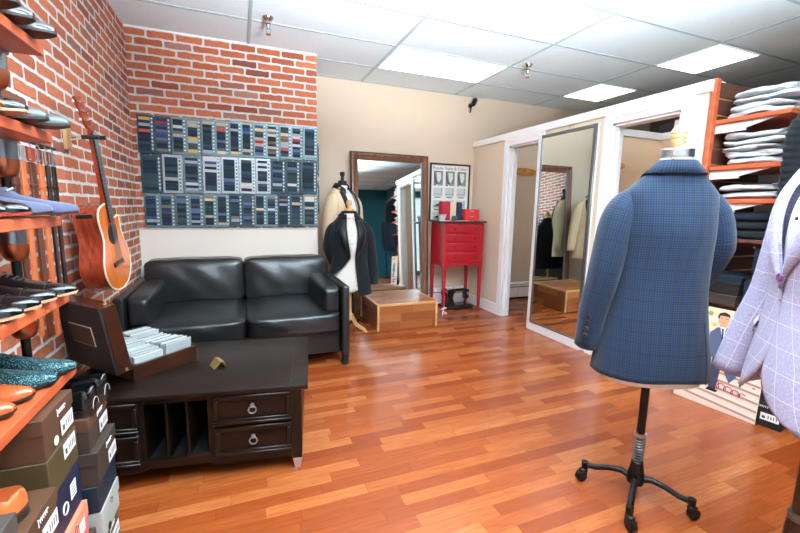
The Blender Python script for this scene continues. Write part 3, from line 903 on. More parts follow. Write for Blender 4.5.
# ------------------------------------------------------------------ framed poster
t = thing('collar_poster', 'black-framed poster of collar styles on the back wall above the red chest', 'poster', (2.543, YW - .001, 1.475))
hw, hh = .29, .365
b = MB()
for q in ((-hw, hw, -hh, -hh + .018), (-hw, hw, hh - .018, hh), (-hw, -hw + .018, -hh + .018, hh - .018), (hw - .018, hw, -hh + .018, hh - .018)):
    b.box(q[0], q[1], -.022, 0, q[2], q[3], .002)
b.build('frame', 'black_plastic', t)
MB().box(-hw + .018, hw - .018, -.008, 0, -hh + .018, hh - .018).build('sheet', 'white_card', t)
p = MB(); p.smooth = False
p.color = rgb(40, 44, 48); p.text('Popular Styles & Collars', .052, (0, -.0083, hh - .062), (1, 0, 0), (0, 0, 1))
for cx in (-.17, 0, .17):
    p.color = rgb(122, 142, 142); p.box(cx - .065, cx + .065, -.0085, -.0081, .10, .27)
    p.color = rgb(66, 84, 86); p.add([(cx - .065, -.0088, .27), (cx - .01, -.0088, .10), (cx - .03, -.0088, .10), (cx - .065, -.0088, .20)], [(0, 1, 2, 3)])
    p.color = rgb(226, 236, 234); p.add([(cx - .03, -.0091, .25), (cx + .035, -.0091, .25), (cx + .04, -.0091, .18), (cx + .01, -.0091, .12), (cx - .015, -.0091, .15)], [(0, 1, 2, 3, 4)])
    p.color = rgb(36, 42, 44); p.box(cx - .065, cx - .03, -.0092, -.0082, .086, .098); p.box(cx - .01, cx + .065, -.0092, -.0082, .088, .096)
    for j, z in enumerate((.06, -.10, -.25)):
        p.color = rgb(206, 218, 220); p.box(cx - .065, cx + .065, -.0085, -.0081, z - .11, z)
        p.color = rgb(60, 72, 76); p.box(cx + .045, cx + .05, -.0088, -.0082, z - .08, z - .005); p.box(cx - .065, cx + .05, -.0088, -.0082, z - .085, z - .08)
        p.color = rgb(40, 46, 50); p.box(cx - .05, cx + .04, -.0088, -.0082, z - .127, z - .116)
        if j: p.add([(cx - .06, -.0089, z - .07), (cx + .01, -.0089, z - .04), (cx + .04, -.0089, z - .06), (cx, -.0089, z - .075)], [(0, 1, 2, 3)])
p.build('printing', 'print_palette', t)

# ------------------------------------------------------------------ red chest
t = thing('red_chest', 'red lacquered four-drawer chest on slim legs beside the leaning mirror', 'chest', (0, 0, 0))
x0, x1, y0, y1 = 2.245, 2.785, 4.215, 4.58
b = MB(); b.box(x0 - .03, x1 + .025, y0 - .025, y1 + .01, 1.104, 1.126, .005, 2); b.build('top', 'dark_red_top', t)
b = MB(); b.box(x0 + .004, x1 - .004, y0 + .004, y1, .600, 1.1035, .003); b.build('case', 'red_lacquer', t)
ap = [(x0 + .04, .5995), (x1 - .04, .5995), (x1 - .04, .545), (x1 - .07, .572), (x1 - .12, .585), (x0 + .12, .585), (x0 + .07, .572), (x0 + .04, .545)]
b = MB(); b.prism(ap, y0 + .006, y0 + .02); b.build('apron', 'red_lacquer', t)
ap = [(y0 + .04, .5995), (y1 - .04, .5995), (y1 - .04, .545), (y1 - .07, .572), (y1 - .12, .585), (y0 + .12, .585), (y0 + .07, .572), (y0 + .04, .545)]
b = MB(); b.prism(ap, x0 + .006, x0 + .02, 'yz'); b.build('side_apron', 'red_lacquer', t)
b = MB(); b.prism(ap, x1 - .02, x1 - .006, 'yz'); b.build('side_apron', 'red_lacquer', t)
zs = [1.095, .973, .865, .757, .625]
for i in range(4):
    z1, z0 = zs[i] - .004, zs[i + 1] + .004
    d = MB(); d.box(x0 + .035, x1 - .035, y0 - .008, y0 + .0038, z0, z1, .004, 2)
    d.box(x0 + .05, x1 - .05, y0 - .011, y0 - .0081, z0 + .014, z1 - .014, .002)
    o = d.build('drawer', 'red_lacquer', t)
    for x in (x0 + .13, x1 - .13):
        k = MB(); k.lathe([(.005, 0), (.006, .006), (.012, .012), (.011, .018), (.004, .021)], n=12)
        ko = k.build('knob', 'dark_red_top', o); ko.location = (x, y0 - .0112, (z0 + z1) / 2); ko.rotation_euler = (R(90), 0, 0)
for x in (x0 + .02, x1 - .02):
    for y in (y0 + .02, y1 - .022):
        f = MB(); sx = 1 if x < 2.5 else -1
        f.rings([[(x - a, y - a, z), (x + a, y - a, z), (x + a, y + a, z), (x - a, y + a, z)] for a, z in ((.012, 0), (.015, .2), (.0195, .6), (.0195, 1.095))], True, True, True)
        f.build('leg', 'red_lacquer', t)
CT = 1.1265
def carton(name, label, cat, x0, x1, y0, y1, z0, h, mat, group=None, lid=0., rz=0., extra=None):
    o = thing(name, label, cat, ((x0 + x1) / 2, (y0 + y1) / 2, z0), rz, group)
    hx, hy = (x1 - x0) / 2, (y1 - y0) / 2
    MB().box(-hx + (.003 if lid else 0), hx - (.003 if lid else 0), -hy + (.003 if lid else 0), hy - (.003 if lid else 0), 0, h - (.002 if lid else 0), .002).build('body', mat, o)
    if lid: MB().box(-hx, hx, -hy, hy, h - lid, h, .002).build('lid', extra or mat, o)
    return o
carton('gift_box', 'tall crimson box standing on the red chest before the poster', 'box', 2.315, 2.43, 4.44, 4.53, CT, .232, 'crimson_card')
carton('gift_box', 'tall cream box standing between crimson and navy boxes', 'box', 2.434, 2.52, 4.45, 4.53, CT, .225, 'cream_card')
carton('gift_box', 'tall navy blue box standing on the red chest', 'box', 2.524, 2.588, 4.43, 4.51, CT, .225, 'navy_card')
for k, (z, lab) in enumerate(((CT, 'lower of two stacked flat red gift boxes on the chest'), (CT + .0705, 'upper of two stacked flat red gift boxes on the chest'))):
    o = carton('gift_box', lab, 'box', 2.60, 2.80, 4.36, 4.50, z, .07, 'red_card', 'stacked red gift boxes', .03)
    p = MB(); p.color = rgb(250, 170, 160); p.text('Popular', .022, (0, -.0705, .045), (1, 0, 0), (0, 0, 1)); 
    p = MB(); p.box(-.025, .02, -.0708, -.0703, .044, .052); p.build('printed_mark', 'cream_card', o)
t = thing('glass_bowl', 'small greenish glass dish on the left corner of the red chest', 'bowl', (2.245, 4.30, CT))
b = MB(); b.lathe([(.03, 0), (.032, .008), (.046, .05), (.052, .075), (.049, .075), (.042, .05), (.028, .012), (.001, .010)], n=20); b.build('dish', 'pale_plastic', t)
b = MB(); b.box(-.05, .045, -.06, .03, 0, .0) if False else None
b = MB(); b.prism([(-.06, 0), (.05, 0), (.05, .006), (-.06, .006)], -.10, -.06); b.build('saucer', 'pale_plastic', t)
b = MB(); b.prism([(0, 0), (.075, 0), (.095, .06), (.025, .06)], 0, .012); o = b.build('card_holder', 'pewter'); o.location = (2.385, 4.33, CT); tag(o, 'grey tilted card holder in front of the crimson box', 'card holder')
b = MB(); b.box(0, .14, 0, .09, 0, .004); o = b.build('paper_slip', 'cream_card'); o.location = (2.47, 4.26, CT); tag(o, 'cream paper slip lying on the red chest', 'paper')

# ------------------------------------------------------------------ sewing machine
t = thing('sewing_machine', 'old black sewing machine on the floor under the red chest', 'sewing machine', (2.575, 4.44, .0), R(4))
b = MB(); b.box(-.20, .20, -.085, .085, 0, .045, .012, 3); b.box(-.17, .17, -.07, .07, .045, .052, .003); b.build('bed', 'black_enamel', t)
b = MB(); b.rings([[(x_ + w_ * sx, w2 * sy, z) for sx, sy in ((-1, -1), (1, -1), (1, 1), (-1, 1))] for x_, w_, w2, z in ((-.11, .05, .05, .0525), (-.115, .04, .045, .09), (-.12, .032, .04, .14), (-.11, .036, .042, .19), (-.10, .045, .045, .235))], True, True, True); b.build('pillar', 'black_enamel', t, 60)
b = MB(); b.tube([(-.13, 0, .215), (-.05, 0, .222), (.05, 0, .225), (.12, 0, .222), (.155, 0, .21)], [.03, .031, .031, .034, .03], 12); b.build('arm', 'black_enamel', t)
b = MB(); b.box(.10, .165, -.036, .036, .12, .24, .012, 3); b.build('head', 'black_enamel', t)
b = MB(); b.cyl((.145, -.01, .12), (.145, -.01, .075), .006, .004, 8); b.box(.135, .158, -.018, -.004, .0525, .057); b.cyl((.14, -.037, .19), (.14, -.044, .19), .02, .018, 14); b.build('needle_bar', 'chrome', t)
b = MB(); ring = [( -.195, .062 * math.cos(a), .205 + .062 * math.sin(a)) for a in [2 * PI * q / 24 for q in range(25)]]
b.tube(ring, .011, 8, False); b.cyl((-.165, 0, .205), (-.215, 0, .205), .018, .018, 14)
for q in range(5):
    a = 2 * PI * q / 5; b.cyl((-.195, 0, .205), (-.195, .055 * math.cos(a), .205 + .055 * math.sin(a)), .006, .006, 6)
b.cyl((-.165, 0, .205), (-.13, 0, .212), .022, .026, 12); b.build('handwheel', 'black_enamel', t)
b = MB(); b.cyl((-.06, 0, .25), (-.06, 0, .285), .003, .003, 6); b.box(-.05, .06, -.032, -.0305, .205, .222); b.build('gilt_detail', 'brass', t)
t = thing('pin_cushion', 'small pale trinket with spindly arms on the floor beside the step platform', 'trinket', (2.22, 4.14, 0))
b = MB(); b.ball((.02, 0, .026), .034, .034, .025, 8); b.build('cushion', 'pink_cloth', t)
b = MB(); b.tube([(0, 0, .045), (.0, 0, .08), (.015, .0, .11)], .005, 6); b.tube([(-.03, 0, .08), (.04, 0, .095)], .006, 6); b.tube([(-.02, -.02, .001), (-.015, -.01, .06)], .005, 6); b.build('arm', 'ivory_plastic', t)

# ------------------------------------------------------------------ baseboard heaters, hook boards, cartons over the fitting room
def heater(label, x0, x1, y):
    t = thing('baseboard_heater', label, 'heater', (x0, y, 0), 0, 'white baseboard heaters')
    L = x1 - x0
    b = MB(); b.prism([(0, .03), (-.07, .03), (-.07, .19), (-.055, .225), (0, .235)], 0, L, 'yz'); b.build('cover', 'white_trim', t)
    b = MB(); b.box(.02, L - .02, -.0715, -.0705, .175, .185); b.box(.02, L / 2 - .02, -.066, -.060, .209, .213); b.box(L / 2 + .02, L - .02, -.066, -.060, .209, .213); b.box(0.01, L - .01, -.06, -.01, .002, .0295); b.build('slot', 'dark_hole', t)
    b = MB(); b.box(L / 2 - .006, L / 2 + .006, -.073, -.0705, .03, .19); b.build('joint', 'ivory_plastic', t)
heater('white baseboard heater inside the first fitting room', 3.02, 4.34, YW - .001)
heater('white baseboard heater on the back wall behind the red chest', 1.90, 2.80, YW - .0165)
def hook_board(label, x, y, z):
    t = thing('hook_board', label, 'coat hooks', (x, y, z), 0, 'wooden hook boards in the fitting rooms')
    n = 26; poly = [(.225 * math.copysign(abs(math.cos(2 * PI * k / n)) ** .9, math.cos(2 * PI * k / n)), .047 * math.sin(2 * PI * k / n)) for k in range(n)]
    b = MB(); b.prism(poly, -.018, 0); b.build('board', 'hook_wood', t)
    for x_ in (-.19, .19): MB().cyl((x_, -.0182, 0), (x_, -.02, 0), .004, .004, 8).build('mount_screw', 'brass', t)
    for x_ in (-.12, 0, .12):
        k = MB(); k.tube([(x_, -.018, .012), (x_, -.035, .008), (x_, -.05, .016), (x_, -.052, .03)], .005, 6); k.tube([(x_, -.02, -.004), (x_, -.03, -.018), (x_, -.038, -.01)], .004, 6); k.box(x_ - .008, x_ + .008, -.021, -.0182, -.012, .02)
        k.build('hook', 'brass', t)
hook_board('oval wooden hook board with three hooks seen through the left doorway', 3.695, YW - .001, 1.802)
hook_board('oval wooden hook board in the right fitting room, left of the jacket form', 3.60, 3.199, 1.755)
carton('carton', 'white carton standing on the fitting room wall top', 'box', 4.355, 4.45, 2.96, 3.07, PT + .0335, .115, 'white_card')
carton('carton', 'black carton left of the white one on the wall top', 'box', 4.355, 4.45, 3.08, 3.24, PT + .0335, .09, 'black_box')
carton('carton', 'black carton right of the white one on the wall top', 'box', 4.355, 4.45, 2.72, 2.95, PT + .0335, .07, 'black_box')
t = thing('air_freshener', 'small pale plug-in air freshener on the brick wall by the sofa', 'air freshener', (XL + .001, 4.035, .60))
b = MB(); b.box(0, .035, -.035, .035, 0, .085, .012, 3); b.build('body', 'pale_plastic', t)
b = MB(); b.prism([(-.034, .0855)] + [(.034 * math.cos(a), .0855 + .045 * math.sin(a)) for a in [PI - PI * q / 10 for q in range(11)]][1:-1] + [(.034, .0855)], .006, .03, 'yz'); b.build('bottle', 'pale_plastic', t)
b = MB(); b.box(-.0005, .004, -.04, .04, -.03, -.001); b.build('outlet_plate', 'ivory_plastic', t)
# ------------------------------------------------------------------ guitar on its hanger
zax = Vector((-.065, -.11, .94)).normalized()
yax = Vector((.996, -.087, 0)); yax = (yax - zax * yax.dot(zax)).normalized()
xax = yax.cross(zax)
GM = Matrix((xax, yax, zax)).transposed().to_4x4()
t = thing('guitar', 'acoustic cutaway guitar with orange top hanging on the brick wall', 'guitar', (-.672, 2.63, .80))
t.rotation_euler = GM.to_euler()
def gw(z, side):
    pts = [(0, 0.0), (.012, .075), (.04, .13), (.08, .165), (.13, .182), (.18, .176), (.23, .150), (.28, .128), (.32, .125), (.36, .134), (.40, .138), (.43, .128), (.455, .098), (.468, .04), (.47, 0)]
    if side < 0:
        pts = [(0, 0.0), (.012, .075), (.04, .13), (.08, .165), (.13, .182), (.18, .176), (.23, .150), (.28, .128), (.32, .124), (.355, .128), (.385, .122), (.392, .104), (.384, .078), (.388, .055), (.41, .040), (.468, .036), (.47, 0)]
    return pts
right = gw(0, 1); left = gw(0, -1)
def smooth2(pts, n=3):
    out = []
    for i in range(len(pts) - 1):
        p0, p1, p2, p3 = pts[max(i - 1, 0)], pts[i], pts[i + 1], pts[min(i + 2, len(pts) - 1)]
        for q in range(n):
            u = q / n
            out.append(tuple(.5 * (2 * p1[k] + (p2[k] - p0[k]) * u + (2 * p0[k] - 5 * p1[k] + 4 * p2[k] - p3[k]) * u * u + (3 * p1[k] - p0[k] - 3 * p2[k] + p3[k]) * u ** 3) for k in range(len(p1))))
    out.append(pts[-1])
    return out
r_ = [(w, z) for z, w in smooth2(right)]; l_ = [(-w, z) for z, w in smooth2(left)]
outline = r_ + l_[::-1][1:-1]
TD = .055
MB().prism(outline, -TD, TD - .004).build('body', 'guitar_side_wood', t, 50)
MB().prism([(x * .985, .003 + z * .987) for x, z in outline], TD - .0039, TD).build('soundboard', 'spruce_top', t, 50)
b = MB(); b.tube([(x, TD - .001, z) for x, z in outline] + [(outline[0][0], TD - .001, outline[0][1])], .0042, 6, False); b.build('binding', 'cream_card', t)
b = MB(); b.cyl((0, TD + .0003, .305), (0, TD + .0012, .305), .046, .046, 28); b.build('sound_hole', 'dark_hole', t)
b = MB(); b.tube([(.052 * math.cos(a), TD + .001, .305 + .052 * math.sin(a)) for a in [2 * PI * q / 30 for q in range(31)]], .004, 6, False); b.build('rosette', 'mahogany', t)
b = MB(); b.box(-.065, .065, TD + .0003, TD + .009, .132, .158, .003); b.box(-.036, .036, TD + .0091, TD + .012, .147, .151); b.build('bridge', 'mahogany', t)
b = MB(); b.box(.128, .1365, -.04, .035, .385, .432, .002)
b.build('preamp', 'black_plastic', t)
nb = MB(); nb.rings([[(-w_, TD + .004, z), (w_, TD + .004, z), (w_ * .8, TD - d_, z), (-w_ * .8, TD - d_, z)] for z, w_, d_ in ((.44, .027, .03), (.50, .026, .018), (.70, .023, .014), (.825, .0215, .014), (.84, .02, .01))], True, True, True)
nb.build('neck', 'guitar_side_wood', t)
b = MB(); b.box(-.026, .026, TD + .0041, TD + .009, .37, .825, .001); b.build('fingerboard', 'espresso_wood', t)
b = MB()
for q in range(16):
    z = .825 - (.825 - .15) * (1 - 2 ** (-(q + 1) / 12)); b.box(-.024, .024, TD + .0091, TD + .0102, z, z + .0022)
b.build('fret', 'silver_metal', t)['kind'] = 'stuff'
b = MB(); b.X = Matrix.Translation((0, TD - .002, .842)) @ Matrix.Rotation(R(10), 4, 'X'); b.prism([(-.022, 0), (.022, 0), (.036, .03), (.034, .15), (.012, .158), (-.012, .158), (-.034, .15), (-.036, .03)], -.014, 0)
HX = b.X.copy(); hd = b.build('headstock', 'guitar_side_wood', t)
for s in (-1, 1):
    for q in range(3):
        b = MB(); b.X = HX; zz = .04 + q * .042
        b.cyl((s * .022, .0005, zz), (s * .022, .012, zz), .004, .004, 8); b.cyl((s * .037, -.007, zz), (s * .05, -.007, zz), .0035, .0035, 6); b.ball((s * .056, -.007, zz), .009, .005, .011, 6)
        b.build('tuning_peg', 'chrome', hd)
for q in range(6):
    x = -.018 + q * .0072
    b = MB(); b.tube([(x * 1.5, TD + .012, .149), (x, TD + .013, .826)], .0011, 4); b.build('string', 'silver_metal', t)
# hanger: wooden block, pale yoke arms with black pads round the neck
np_ = Vector((-.672, 2.63, .80)) + GM.to_3x3() @ Vector((0, TD - .01, .80))
t = thing('guitar_hanger', 'wooden wall block with white yoke arms and black pads holding the guitar neck', 'hanger', (XL + .0005, np_.y + .075, np_.z))
lc = np_ - Vector(t.location)
b = MB(); b.box(0, .02, -.03, .03, -.06, .07, .004); b.build('block', 'pale_wood', t)
for s in (-1, 1):
    b = MB(); tip = lc + xax * .044 * s + Vector((.045, 0, .004)); mid = lc + xax * .048 * s + Vector((-.02, 0, .0))
    b.tube([(.0205, 0, .01 * s), (.03, -.02, .01 * s), mid, tip], .004, 6); b.build('yoke_arm', 'ivory_plastic', t)
    b = MB(); b.tube([mid, tip + Vector((.004, 0, 0))], [.0105, .0115], 8); b.build('pad', 'black_plastic', t)

# ------------------------------------------------------------------ shoe shelves on the left wall
SX = -.5; SY = 1.513
ZS = [1.712, 1.473, 1.233, .998, .765]
t = thing('shoe_shelf', 'orange wooden wall shelving with five shoe shelves on pipe supports', 'shelf', (0, 0, 0))
for z in ZS:
    MB().box(XL + .002, SX, .35, SY, z - .029, z, .002).build('shelf', 'orange_shelf_wood', t)
for y in (1.500, .6):
    for k, z in enumerate(ZS):
        bot = ZS[k + 1] if k < 4 else .0
        if k == 4: continue
        b = MB(); x = -.612
        b.cyl((x, y, bot + .0005 if k < 4 else 0), (x, y, z - .0295), .012, .012, 12); b.build('pipe', 'black_metal', t)
        b = MB(); b.cyl((x, y, z - .080), (x, y, z - .0296), .031, .031, 18); b.cyl((x, y, z - .034), (x, y, z - .0296), .037, .037, 18); b.build('pipe_collar', 'steel', t)
        b = MB(); b.lathe([(.0125, -.132), (.022, -.128), (.031, -.115), (.034, -.098), (.034, -.0805), (.013, -.0803)], (x, y, z), 16); b.build('pipe_coupling', 'copper', t)

# ------------------------------------------------------------------ shoes
def make_shoe(name, label, cat, up, sole, welt='tan_welt', L=.285, style='loafer', group=None, loc=(0, 0, 0), rz=0., inner='insole', heel='shoe_sole', collar=.062, toe_pt=.5, wide=.080, oplen=.44):
    t = thing(name, label, cat, loc, rz, group)
    SS = [0, .008, .02, .04, .07] + [.10 + .90 * k / 22 for k in range(23)]
    NS, NP = len(SS), 17
    W = wide
    def w(s):
        a = [(0, .16), (.008, .34), (.02, .50), (.04, .63), (.07, .71), (.2, .70), (.4, .70), (.62, .94), (.72, 1.0), (.86, .80), (.95, .50), (1, .12 + .2 * (1 - toe_pt))]
        return W / 2 * np.interp(s, [p[0] for p in a], [p[1] for p in a])
    def rise(s): return .014 * max(0, (.35 - s) / .35) ** .8 + .006 * max(0, (s - .8) / .2) ** 2   # heel lift, toe spring
    def top(s):
        a = [(0, collar), (.1, collar), (.30, collar - .002), (.42, collar + .006), (.55, .049), (.7, .037), (.85, .029), (.95, .022), (1, .010)]
        return np.interp(s, [p[0] for p in a], [p[1] for p in a])
    rings = []
    for i in range(NS):
        s = SS[i]; x = s * L; zz = .012 + rise(s); hw = w(s); h = top(s)
        op = max(0, min(1, (s - .035) / .04)) * max(0, min(1, (oplen - s) / .07))
        ring = []
        for j in range(NP):
            u = -1 + 2 * j / (NP - 1); a = u * PI / 2
            y = hw * math.copysign(abs(math.sin(a)) ** .8, math.sin(a)); z = h * abs(math.cos(a)) ** .75
            if op > 0:
                au = abs(u)
                wall = hw * (.98 - .24 * min(1, (1 - au) / .4))
                if au > .56:
                    k = (1 - au) / .44; yy = hw * (1 - .26 * k ** 1.5); zo = h * k ** .7
                elif au > .45:
                    yy = hw * .70; zo = h * .96
                else:
                    yy = hw * .66 * (au / .45); zo = .010
                y = y * (1 - op) + math.copysign(yy, u) * op; z = z * (1 - op) + zo * op
            ring.append((x, y, zz + max(z, .0)))
        rings.append(ring)
    b = MB(); b.rings(rings, False)
    b.add(rings[0], [tuple(range(NP))]); b.add(rings[-1], [tuple(range(NP - 1, -1, -1))])
    u_ = b.build('upper', up, t, 60)
    if inner:
        b = MB(); q = [(L * s, w(s) * .60, .0235 + rise(s)) for s in (.07, .15, .25, .35, oplen - .02)]
        b.rings([[(x, -y, z), (x, y, z)] for x, y, z in q], False); b.build('insole', inner, t)
    pl = [(L * s * 1.0, w(s) * 1.06 + .001, rise(s)) for s in [0, .008, .02, .04, .07, .12, .2] + [.25 + .75 * k / 15 for k in range(16)]]
    b = MB()
    b.rings([[(x, y, z + .0115), (x, -y, z + .0115), (x, -y, z + .005), (x, y, z + .005)] for x, y, z in pl], True, True, True)
    b.build('sole', welt, t, 50)
    b = MB()
    b.rings([[(x, y * .96, z + .005), (x, -y * .96, z + .005), (x, -y * .96, 0), (x, y * .96, 0)] for x, y, z in pl[:8]], True, True, True)
    b.build('heel', heel, t, 50)
    if style == 'oxford':
        b = MB()
        for q in range(4):
            s = .45 + q * .045; zt = .0125 + rise(s) + float(top(s))
            b.tube([(L * s, -.018, zt - .003), (L * s + .004, 0, zt + .003), (L * s, .018, zt - .003)], .0022, 5)
        b.build('lace', 'black_plastic', t)
        b = MB(); s = .78; hw = float(w(s))
        b.tube([(L * s, hw * math.sin(a) * .99, .0135 + float(top(s)) * math.cos(a) ** .75) for a in [-1.35 + 2.7 * q / 12 for q in range(13)]], .0014, 5); b.build('cap_seam', up, t)
    elif style == 'loafer':
        b = MB(); s = .50; hw = float(w(s))
        b.rings([[(L * (s + d), hw * 1.02 * math.sin(a), .0145 + rise(s) + float(top(s + d)) * abs(math.cos(a)) ** .75) for a in [-1.3 + 2.6 * q / 12 for q in range(13)]] for d in (-.035, .035)], False); b.build('strap', up, t)
    elif style == 'bit':
        b = MB(); s = .50; zt = .016 + rise(s) + float(top(s))
        b.tube([(L * s, -.022, zt - .008), (L * s + .006, 0, zt), (L * s, .022, zt - .008)], .003, 6); b.build('metal_bit', 'silver_metal', t)
    return t
def place(t, tx, y, z, L=.285, rz=0.):
    t.location = (tx - L * math.cos(rz), y - L * math.sin(rz), z + .0008); t.rotation_euler = (0, 0, rz)
def dupshoe(src, label, tx, y, z, L=.285, rz=0.):
    c = dup(src, (0, 0, 0), 0, label); place(c, tx, y, z, L, rz); return c
z = ZS[0]
s = make_shoe('dress_shoe', 'glossy black shoe with striped creases at the far end of the top shelf', 'shoe', 'glossy_black_leather', 'shoe_sole', 'shoe_sole', group='black shoes on the top shelf', style='oxford'); place(s, -.445, 1.440, z)
dupshoe(s, 'glossy black shoe second from the far end of the top shelf', -.458, 1.350, z)
s2 = make_shoe('loafer', 'red and black loafer nearest the camera on the top shelf', 'shoe', 'red_leather', 'shoe_sole', 'black_plastic', style='plain', collar=.075); place(s2, -.452, 1.258, z)
s3 = make_shoe('loafer', 'black loafer beside the red one, at the near edge of the top shelf', 'shoe', 'glossy_black_leather', 'shoe_sole', 'red_welt'); place(s3, -.47, 1.165, z)
z = ZS[1]
s = make_shoe('dress_shoe', 'dark slate shoe at the far end of the second shelf from the top', 'shoe', 'dark_shoe' if 'dark_shoe' in M else plain('dark_shoe', rgb(70, 84, 88), .35, 0, .3).name, 'shoe_sole', 'shoe_sole', style='plain', group='shoes on the second shelf'); place(s, -.435, 1.440, z)
dupshoe(s, 'dark slate shoe second from the far end of the second shelf', -.452, 1.350, z)
s = make_shoe('dress_shoe', 'glossy black shoe with pale welt, third from the far end of the second shelf', 'shoe', 'glossy_black_leather', 'shoe_sole', 'tan_welt', group='shoes on the second shelf'); place(s, -.460, 1.260, z)
dupshoe(s, 'glossy black shoe with pale welt, nearest the camera on the second shelf', -.468, 1.170, z)
z = ZS[2]
s = make_shoe('loafer', 'blue-grey suede loafer with its toe far out over the middle shelf end', 'shoe', 'blue_grey_suede', 'shoe_sole', 'shoe_sole', L=.30, style='bit', group='blue-grey loafers', toe_pt=.9, collar=.072); place(s, -.432, 1.440, z, .30)
dupshoe(s, 'blue-grey suede loafer on the near side of its twin on the middle shelf', -.462, 1.350, z, .30)
s = make_shoe('dress_shoe', 'small black patent shoe with red welt beside the blue-grey loafers', 'shoe', 'glossy_black_leather', 'shoe_sole', 'red_welt', L=.27, group='black patent shoes with red welts', collar=.048, style='plain'); place(s, -.475, 1.258, z, .27)
dupshoe(s, 'small black patent shoe with red welt nearest the camera on the middle shelf', -.478, 1.160, z, .27)
z = ZS[3]
s = make_shoe('dress_shoe', 'black lace-up shoe at the far end of the fourth shelf', 'shoe', 'glossy_black_leather', 'shoe_sole', 'tan_welt', style='oxford', group='black lace-up shoes on the fourth shelf', toe_pt=.8, L=.30); place(s, -.455, 1.440, z, .30)
for k, (y, tx, lab) in enumerate(((1.352, -.475, 'second'), (1.264, -.478, 'third'), (1.176, -.478, 'fourth'))):
    dupshoe(s, 'black lace-up shoe, %s from the far end of the fourth shelf' % lab, tx, y, z, .30)
z = ZS[4]
s = make_shoe('loafer', 'teal glitter loafer at the far end of the lowest shelf', 'shoe', 'teal_glitter', 'shoe_sole', 'black_plastic', style='plain', group='teal glitter loafers'); place(s, -.475, 1.440, z)
dupshoe(s, 'teal glitter loafer second from the far end of the lowest shelf', -.492, 1.352, z)
s4 = make_shoe('dress_shoe', 'tan cap-toe shoe right beside the two teal glitter loafers', 'shoe', 'orange_tan_leather', 'shoe_sole', 'shoe_sole', style='oxford', group='tan cap-toe shoes'); place(s4, -.512, 1.264, z)
dupshoe(s4, 'tan cap-toe shoe further from the teal pair on the lowest shelf', -.515, 1.176, z)
dupshoe(s, 'single teal glitter loafer nearest the camera on the lowest shelf', -.518, 1.088, z)

# ------------------------------------------------------------------ belts on a rack further along the wall
t = thing('belt_rack', 'dark metal belt rail on the brick wall behind the shoe shelves', 'rack', (XL + .0005, 2.04, 1.505))
b = MB(); b.tube([(.05, -.26, 0), (.05, .27, 0)], .007, 8); b.build('rail', 'black_metal', t)
for y in (-.22, .23):
    b = MB(); b.tube([(0, y, 0), (.05, y, 0)], .006, 8); b.build('bracket', 'black_metal', t)
def belt(y, w_, mat, z0, label, buckle='silver_metal', xo=.05):
    t = thing('belt', label, 'belt', (XL + xo + .012, y, z0), 0, 'belts hanging on the wall rail')
    ht = 1.425 - z0
    b = MB(); b.box(-.004, .004, -w_ / 2, w_ / 2, 0, ht, .001)
    st = b.build('strap', mat, t)
    b = MB(); hw = w_ / 2 + .005
    b.tube([(0, -hw, ht + .005), (0, hw, ht + .005), (0, hw, ht + .055), (0, -hw, ht + .055), (0, -hw, ht + .005)], .004, 6, False); b.tube([(.003, 0, ht), (.004, 0, ht + .055)], .003, 6); b.build('buckle', buckle, t)
    b = MB(); b.tube([(.002, 0, ht + .06), (-.004, 0, ht + .075), (-.012, 0, 1.513 - z0), (-.022, 0, 1.505 - z0)], .0025, 5); b.build('hanger_hook', 'steel', t)
    b = MB(); b.box(-.006, .006, -w_ / 2 - .003, w_ / 2 + .003, ht - .10, ht - .085, .002); b.build('keeper_loop', mat, t)
belt(1.845, .034, 'belt_black', .80, 'black belt nearest the camera on the wall rail', 'chrome')
belt(1.905, .034, 'belt_brown', .86, 'dark brown belt between a black belt and the orange-tan belt', 'brass')
belt(1.968, .036, 'belt_tan', .74, 'wide orange-tan belt with a loop below its buckle', 'silver_metal')
belt(2.045, .044, 'belt_brown', .72, 'wide brown belt right of the orange-tan belt', 'red_welt')
belt(2.120, .034, 'belt_tan', .70, 'narrow tan belt between the wide brown belt and black belts', 'chrome')
belt(2.185, .030, 'belt_black', .82, 'narrow black belt second from the rail end', 'chrome')
belt(2.248, .034, 'belt_black', .78, 'black belt at the far end of the rail against bare brick', 'steel')

